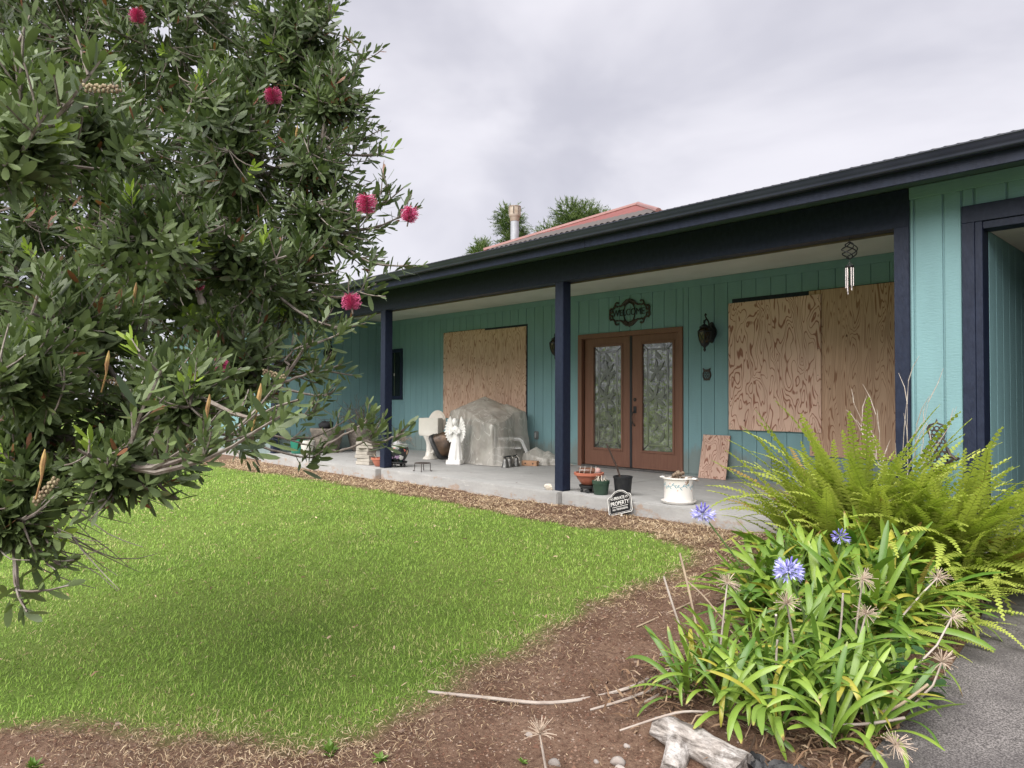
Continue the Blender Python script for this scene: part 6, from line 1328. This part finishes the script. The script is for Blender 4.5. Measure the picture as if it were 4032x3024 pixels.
# small weeds
WEED = leafmat('weed_leaf', (0.10, 0.20, 0.03), (0.17, 0.27, 0.05), trans=.25)
wlm = MB().add([(0, 0, 0), (.5, .22, .12), (1, 0, .05), (.5, -.22, .12)], [(0, 3, 2, 1)]).mesh('leaf', WEED)
for i, (x, y, s, lb) in enumerate([(2.55, -5.62, .05, 'bright green weed in the soil strip at the bottom left'), (3.07, -4.82, .06, 'leafy weed at the lawn edge beside the long stalk'), (3.28, -4.70, .045, 'small weed tuft in the bare soil below the lawn tip'), (3.72, -4.3, .03, 'tiny green seedling left of the lone dried seed head'), (4.0, -4.3, .028, 'tiny green seedling right of the lone dried seed head'), (2.2, -5.75, .05, 'low spreading weed in soil at the far bottom left')]):
    T = empty('weed', (x, y, gzf(x, y)), 0, lb, 'weed', 'weeds in the soil')
    for k in range(14): link('leaf', wlm, T, None, mw=Matrix.Rotation(k * 2.4, 4, 'Z') @ Matrix.Rotation(R_(-r_.uniform(5, 65)), 4, 'Y') @ Matrix.Scale(s * r_.uniform(.6, 1.2), 4))

# ================================================================== litter, straw, grass (too many to count)
def slivers(name, X, Y, Z, ln, wd, tilt, mat, label, cat, r_, arch=.25):
    n = len(X); a = r_.uniform(0, 2 * np.pi, n); ti = tilt; d = np.stack([np.cos(a) * np.cos(ti), np.sin(a) * np.cos(ti), np.sin(ti)], -1); s = np.stack([-np.sin(a), np.cos(a), r_.uniform(-.6, .6, n)], -1)
    p = np.stack([X, Y, Z], -1); mid = p + d * (ln * .5)[:, None] + np.array([0, 0, 1]) * (ln * arch * .5)[:, None] + s * (ln * r_.uniform(-.12, .12, n))[:, None]; e = p + d * ln[:, None]; w = wd[:, None]
    V = np.stack([p - s * w, p + s * w, mid + s * w, mid - s * w, e], 1).reshape(-1, 3); b_ = (np.arange(n) * 5)[:, None, None]
    F = (b_ + np.array([(0, 1, 2), (0, 2, 3), (3, 2, 4)])[None]).reshape(-1, 3); rn = np.repeat(r_.random(n), 5)
    ob = link(name, np_mesh(name, V, F, mat, {'rnd': rn})); return tag(ob, label, cat, kind='stuff')
def attrmat(name, cols, rough=.9, trans=0.0):
    m, t, o = newmat(name); a = t.nodes.new('ShaderNodeAttribute'); a.attribute_name = 'rnd'; rp = t.nodes.new('ShaderNodeValToRGB'); t.links.new(a.outputs['Fac'], rp.inputs[0]); e = rp.color_ramp.elements
    e[0].position = 0; e[0].color = c4(cols[0]); e[1].position = 1; e[1].color = c4(cols[-1])
    for i, c in enumerate(cols[1:-1]): q = e.new((i + 1) / (len(cols) - 1)); q.color = c4(c)
    p = pbsdf(t, None, rp.outputs[0], rough, 0, .15)
    if trans:
        tr = t.nodes.new('ShaderNodeBsdfTranslucent'); t.links.new(rp.outputs[0], tr.inputs[0]); ms = t.nodes.new('ShaderNodeMixShader'); ms.inputs[0].default_value = trans; t.links.new(p.outputs[0], ms.inputs[1]); t.links.new(tr.outputs[0], ms.inputs[2]); t.links.new(ms.outputs[0], o.inputs[0])
    else: t.links.new(p.outputs[0], o.inputs[0])
    return m
r_ = np.random.default_rng(77)
# mulch and straw on bare soil and along the slab
STRAW = attrmat('straw_litter', [(0.07, 0.04, 0.028), (0.16, 0.095, 0.06), (0.33, 0.23, 0.145), (0.52, 0.40, 0.27)])
X = r_.uniform(-9, 4.68, 520000); Y = r_.uniform(-6.2, -0.02, 520000); lmk = lawn_mask(X, Y); dcam = np.hypot(X - CAM.x, Y - CAM.y)
edge_ = np.exp(-((lmk + .06) / .17) ** 2); strip = ((Y > -1.15) & (lmk < 0.05)).astype(float); patch = np.clip((fbm(X, Y, 1.7, 61) - .46) * 5, 0, 1)
pr = np.where(lmk < .10, 0.03 + .10 * patch + 0.6 * edge_ * (0.4 + .6 * patch) + .45 * strip, .012 + 0.02 * patch)
pr *= np.clip(3.6 / dcam, .25, 1.3); pr[Y > -0.06] = 0; pr[(X < 0) & (Y > -0.13)] = 0; pr[(X < -3.84) & (Y > -0.23)] = 0
ok = r_.random(len(X)) < pr; X, Y, dcam = X[ok], Y[ok], dcam[ok]; X, Y, dcam = X[:150000], Y[:150000], dcam[:150000]
n = len(X); ln = r_.uniform(.012, .05, n) * np.clip(dcam / 5, .8, 1.5); slivers('straw_litter', X, Y, ground_z(X, Y) + r_.uniform(0, .012, n), ln, r_.uniform(.0006, .0016, n) * np.clip(dcam / 4, .8, 2.2), r_.uniform(-.1, .35, n), STRAW, 'dry straw and leaf litter scattered over the bare soil', 'litter', r_)
# bleached dry grass fringe at the lawn edge and over the mulch by the slab
FRINGE = attrmat('dry_grass_fringe', [(0.26, 0.17, 0.10), (0.42, 0.31, 0.19), (0.56, 0.44, 0.29), (0.68, 0.56, 0.40)], .9, .15)
X = r_.uniform(-9, 4.68, 600000); Y = r_.uniform(-6.2, -0.10, 600000); lmk = lawn_mask(X, Y); dcam = np.hypot(X - CAM.x, Y - CAM.y)
patch = np.clip((fbm(X, Y, 1.3, 63) - .40) * 4, 0, 1); right_ = np.clip((X - 1.2) / 1.2, .25, 1); strip = ((Y > -1.05) & (lmk < 0.0)).astype(float)
pr = np.exp(-((lmk + .10) / (.12 + .14 * right_)) ** 2) * (.2 + 1.0 * patch) * right_ * np.where(Y < -4.5, .45, .95) + (.2 + .5 * patch) * strip
pr *= np.clip(3.6 / dcam, .3, 1.2); pr[(X < 0.02) & (Y > -0.16)] = 0; pr[(X < -3.8) & (Y > -0.26)] = 0
ok = r_.random(len(X)) < pr; X, Y, dcam = X[ok], Y[ok], dcam[ok]; n = len(X)
slivers('dry_grass_fringe', X, Y, ground_z(X, Y) + r_.uniform(0, .016, n), r_.uniform(.018, .055, n) * np.clip(dcam / 5, .8, 1.4), r_.uniform(.0006, .0014, n) * np.clip(dcam / 4, .9, 2.0), r_.uniform(-.1, .6, n), FRINGE, 'bleached dry grass fringe along the lawn edge', 'dry grass', r_)
# brown dead leaves and roots under the agapanthus
DEADL = attrmat('dead_leaf_litter', [(0.045, 0.03, 0.022), (0.11, 0.065, 0.04), (0.21, 0.13, 0.08), (0.36, 0.27, 0.19)])
n = 5200; k_ = r_.integers(0, 4, n); cx_ = np.array([3.96, 4.42, 4.08, 3.88])[k_]; cy_ = np.array([-3.32, -3.2, -2.55, -1.85])[k_]; X = cx_ + r_.normal(0, .19, n); Y = cy_ + r_.normal(0, .2, n); ok = X < 4.78; X, Y = X[ok], Y[ok]; n = len(X)
slivers('dead_leaf_litter', X, Y, ground_z(X, Y) + r_.uniform(0, .05, n), r_.uniform(.03, .13, n), r_.uniform(.0012, .0055, n), r_.uniform(-.3, .5, n), DEADL, 'brown dead leaves and roots matted under the agapanthus clumps', 'leaf litter', r_)
# soil crumbs
X = r_.uniform(1.5, 4.7, 60000); Y = r_.uniform(-6.2, -0.3, 60000); lmk = lawn_mask(X, Y); ok = (lmk < .02); X, Y = X[ok][:26000], Y[ok][:26000]; n = len(X)
s = r_.uniform(.002, .008, n) * (1 + 1.6 * (r_.random(n) > .985)); oc_ = np.array([(1, 0, 0), (0, 1, 0), (-1, 0, 0), (0, -1, 0), (0, 0, .8)]); ang = r_.uniform(0, 6.28, n); ca, sa = np.cos(ang), np.sin(ang)
ov = oc_[None] * s[:, None, None] * r_.uniform(.6, 1.3, (n, 5, 1)); vx = ov[..., 0] * ca[:, None] - ov[..., 1] * sa[:, None]; vy = ov[..., 0] * sa[:, None] + ov[..., 1] * ca[:, None]
V = np.stack([X[:, None] + vx, Y[:, None] + vy, ground_z(X, Y)[:, None] + ov[..., 2] + .0005], -1).reshape(-1, 3); F = ((np.arange(n) * 5)[:, None, None] + np.array([(0, 1, 4), (1, 2, 4), (2, 3, 4), (3, 0, 4)])[None]).reshape(-1, 3)
CRUM = attrmat('soil_crumbs', [(0.07, 0.036, 0.025), (0.13, 0.07, 0.048), (0.19, 0.115, 0.08), (0.26, 0.20, 0.165)])
tag(link('soil_crumbs', np_mesh('soil_crumbs', V, F, CRUM, {'rnd': np.repeat(r_.random(n), 5)})), 'loose reddish soil crumbs and grit on the bare ground', 'soil crumbs', kind='stuff')
# dry bits blown onto the porch slab
n = 160; X = r_.uniform(-7, 4.2, n); Y = np.where(r_.random(n) < .5, r_.uniform(.15, 2.6, n), r_.uniform(2.45, 2.7, n))
slivers('porch_debris', X, Y, np.full(n, .003), r_.uniform(.015, .05, n), r_.uniform(.001, .006, n), r_.uniform(0, .15, n), STRAW, 'dry leaf bits blown across the porch slab', 'leaf litter', r_)
# lawn
GRASS, t, o = newmat('lawn_grass'); a = t.nodes.new('ShaderNodeAttribute'); a.attribute_name = 'rnd'; d_ = t.nodes.new('ShaderNodeAttribute'); d_.attribute_name = 'dry'
col = mixc(t, a.outputs['Fac'], (0.155, 0.275, 0.04), (0.35, 0.51, 0.10)); col = mixc(t, d_.outputs['Fac'], col, (0.62, 0.56, 0.27))
p = pbsdf(t, None, col, .55, 0, .25); tr = t.nodes.new('ShaderNodeBsdfTranslucent'); t.links.new(col, tr.inputs[0]); ms = t.nodes.new('ShaderNodeMixShader'); ms.inputs[0].default_value = .3
t.links.new(p.outputs[0], ms.inputs[1]); t.links.new(tr.outputs[0], ms.inputs[2]); t.links.new(ms.outputs[0], o.inputs[0])
NC = 4800000; X = r_.uniform(-11, 3.2, NC); Y = r_.uniform(-8.2, -0.55, NC); dcam = np.hypot(X - CAM.x, Y - CAM.y)
rx = X - CAM.x; ry = Y - CAM.y; dp_ = rx * fw.x + ry * fw.y; hh = np.abs((rx * rt.x + ry * rt.y) / np.maximum(dp_, .01)); infr = (dp_ > 0.3) & (hh < .80)
want = np.clip(7600 * (3.3 / dcam) ** 1.5, 650, 10500) * np.where(infr, 1.0, 0.22); dens = NC / (14.2 * 7.65)
X, Y, dcam = (q[r_.random(NC) < want / dens] for q in (X, Y, dcam)) if False else (lambda k: (X[k], Y[k], dcam[k]))(r_.random(NC) < want / dens)
lmk = lawn_mask(X, Y); thin = np.clip(lmk / .12 + .25, 0, 1) * np.clip(.7 + .8 * fbm(X, Y, 1.5, 71), .8, 1); ok = r_.random(len(X)) < thin; X, Y, dcam, lmk = X[ok], Y[ok], dcam[ok], lmk[ok]
n = len(X); tall = fbm(X, Y, 1.2, 81); h = r_.uniform(.016, .036, n) * (.85 + .6 * tall) * np.clip(.6 + lmk * 2.2, .55, 1.0); h = np.where(r_.random(n) < .012, h * 1.7, h)
wd = r_.uniform(.0009, .0017, n) * np.clip(dcam / 3.2, .9, 3.2); a = r_.uniform(0, 6.2832, n); ti = r_.uniform(.15, 1.0, n); dx, dy = np.cos(a), np.sin(a); z0 = ground_z(X, Y) - .003
lean = np.stack([dx * np.sin(ti), dy * np.sin(ti), np.cos(ti)], -1); lean2 = np.stack([dx * np.sin(ti + .55), dy * np.sin(ti + .55), np.cos(ti + .55)], -1); sd_ = np.stack([-dy, dx, np.zeros(n)], -1) * wd[:, None]; p0 = np.stack([X, Y, z0], -1); p1 = p0 + lean * (h * .55)[:, None]; p2 = p1 + lean2 * (h * .55)[:, None]
V = np.stack([p0 - sd_, p0 + sd_, p1 + sd_ * .8, p1 - sd_ * .8, p2], 1).reshape(-1, 3); F = ((np.arange(n) * 5)[:, None, None] + np.array([(0, 1, 2), (0, 2, 3), (3, 2, 4)])[None]).reshape(-1, 3)
dryp = np.clip((fbm(X, Y, 1.9, 91) - .5) * 3.0, 0, .55) + np.clip(.55 - lmk * 3.0, 0, .75); dry = (r_.random(n) < dryp * .42 + .015) * r_.uniform(.4, 1, n)
rnd = np.clip(.02 + .98 * r_.random(n) + (fbm(X, Y, .6, 101) - .5) * .55, 0, 1)
tag(link('lawn_grass', np_mesh('lawn_grass', V, F, GRASS, {'rnd': np.repeat(rnd, 5), 'dry': np.repeat(dry, 5)})), 'bright green mown lawn grass in front of the porch', 'grass', kind='stuff')
# clippings and fallen leaves on the lawn
n = 420; X = r_.uniform(-6, 3, n); Y = r_.uniform(-6, -1, n); ok = lawn_mask(X, Y) > .05; X, Y = X[ok], Y[ok]; n = len(X)
slivers('lawn_clippings', X, Y, ground_z(X, Y) + r_.uniform(.022, .04, n), r_.uniform(.02, .06, n), r_.uniform(.002, .007, n), r_.uniform(-.1, .3, n), STRAW, 'scattered dry clippings and fallen leaves lying on the lawn', 'clippings', r_)
print('grass blades', n, 'leaves', len(LL), 'sprigs', len(SPR))
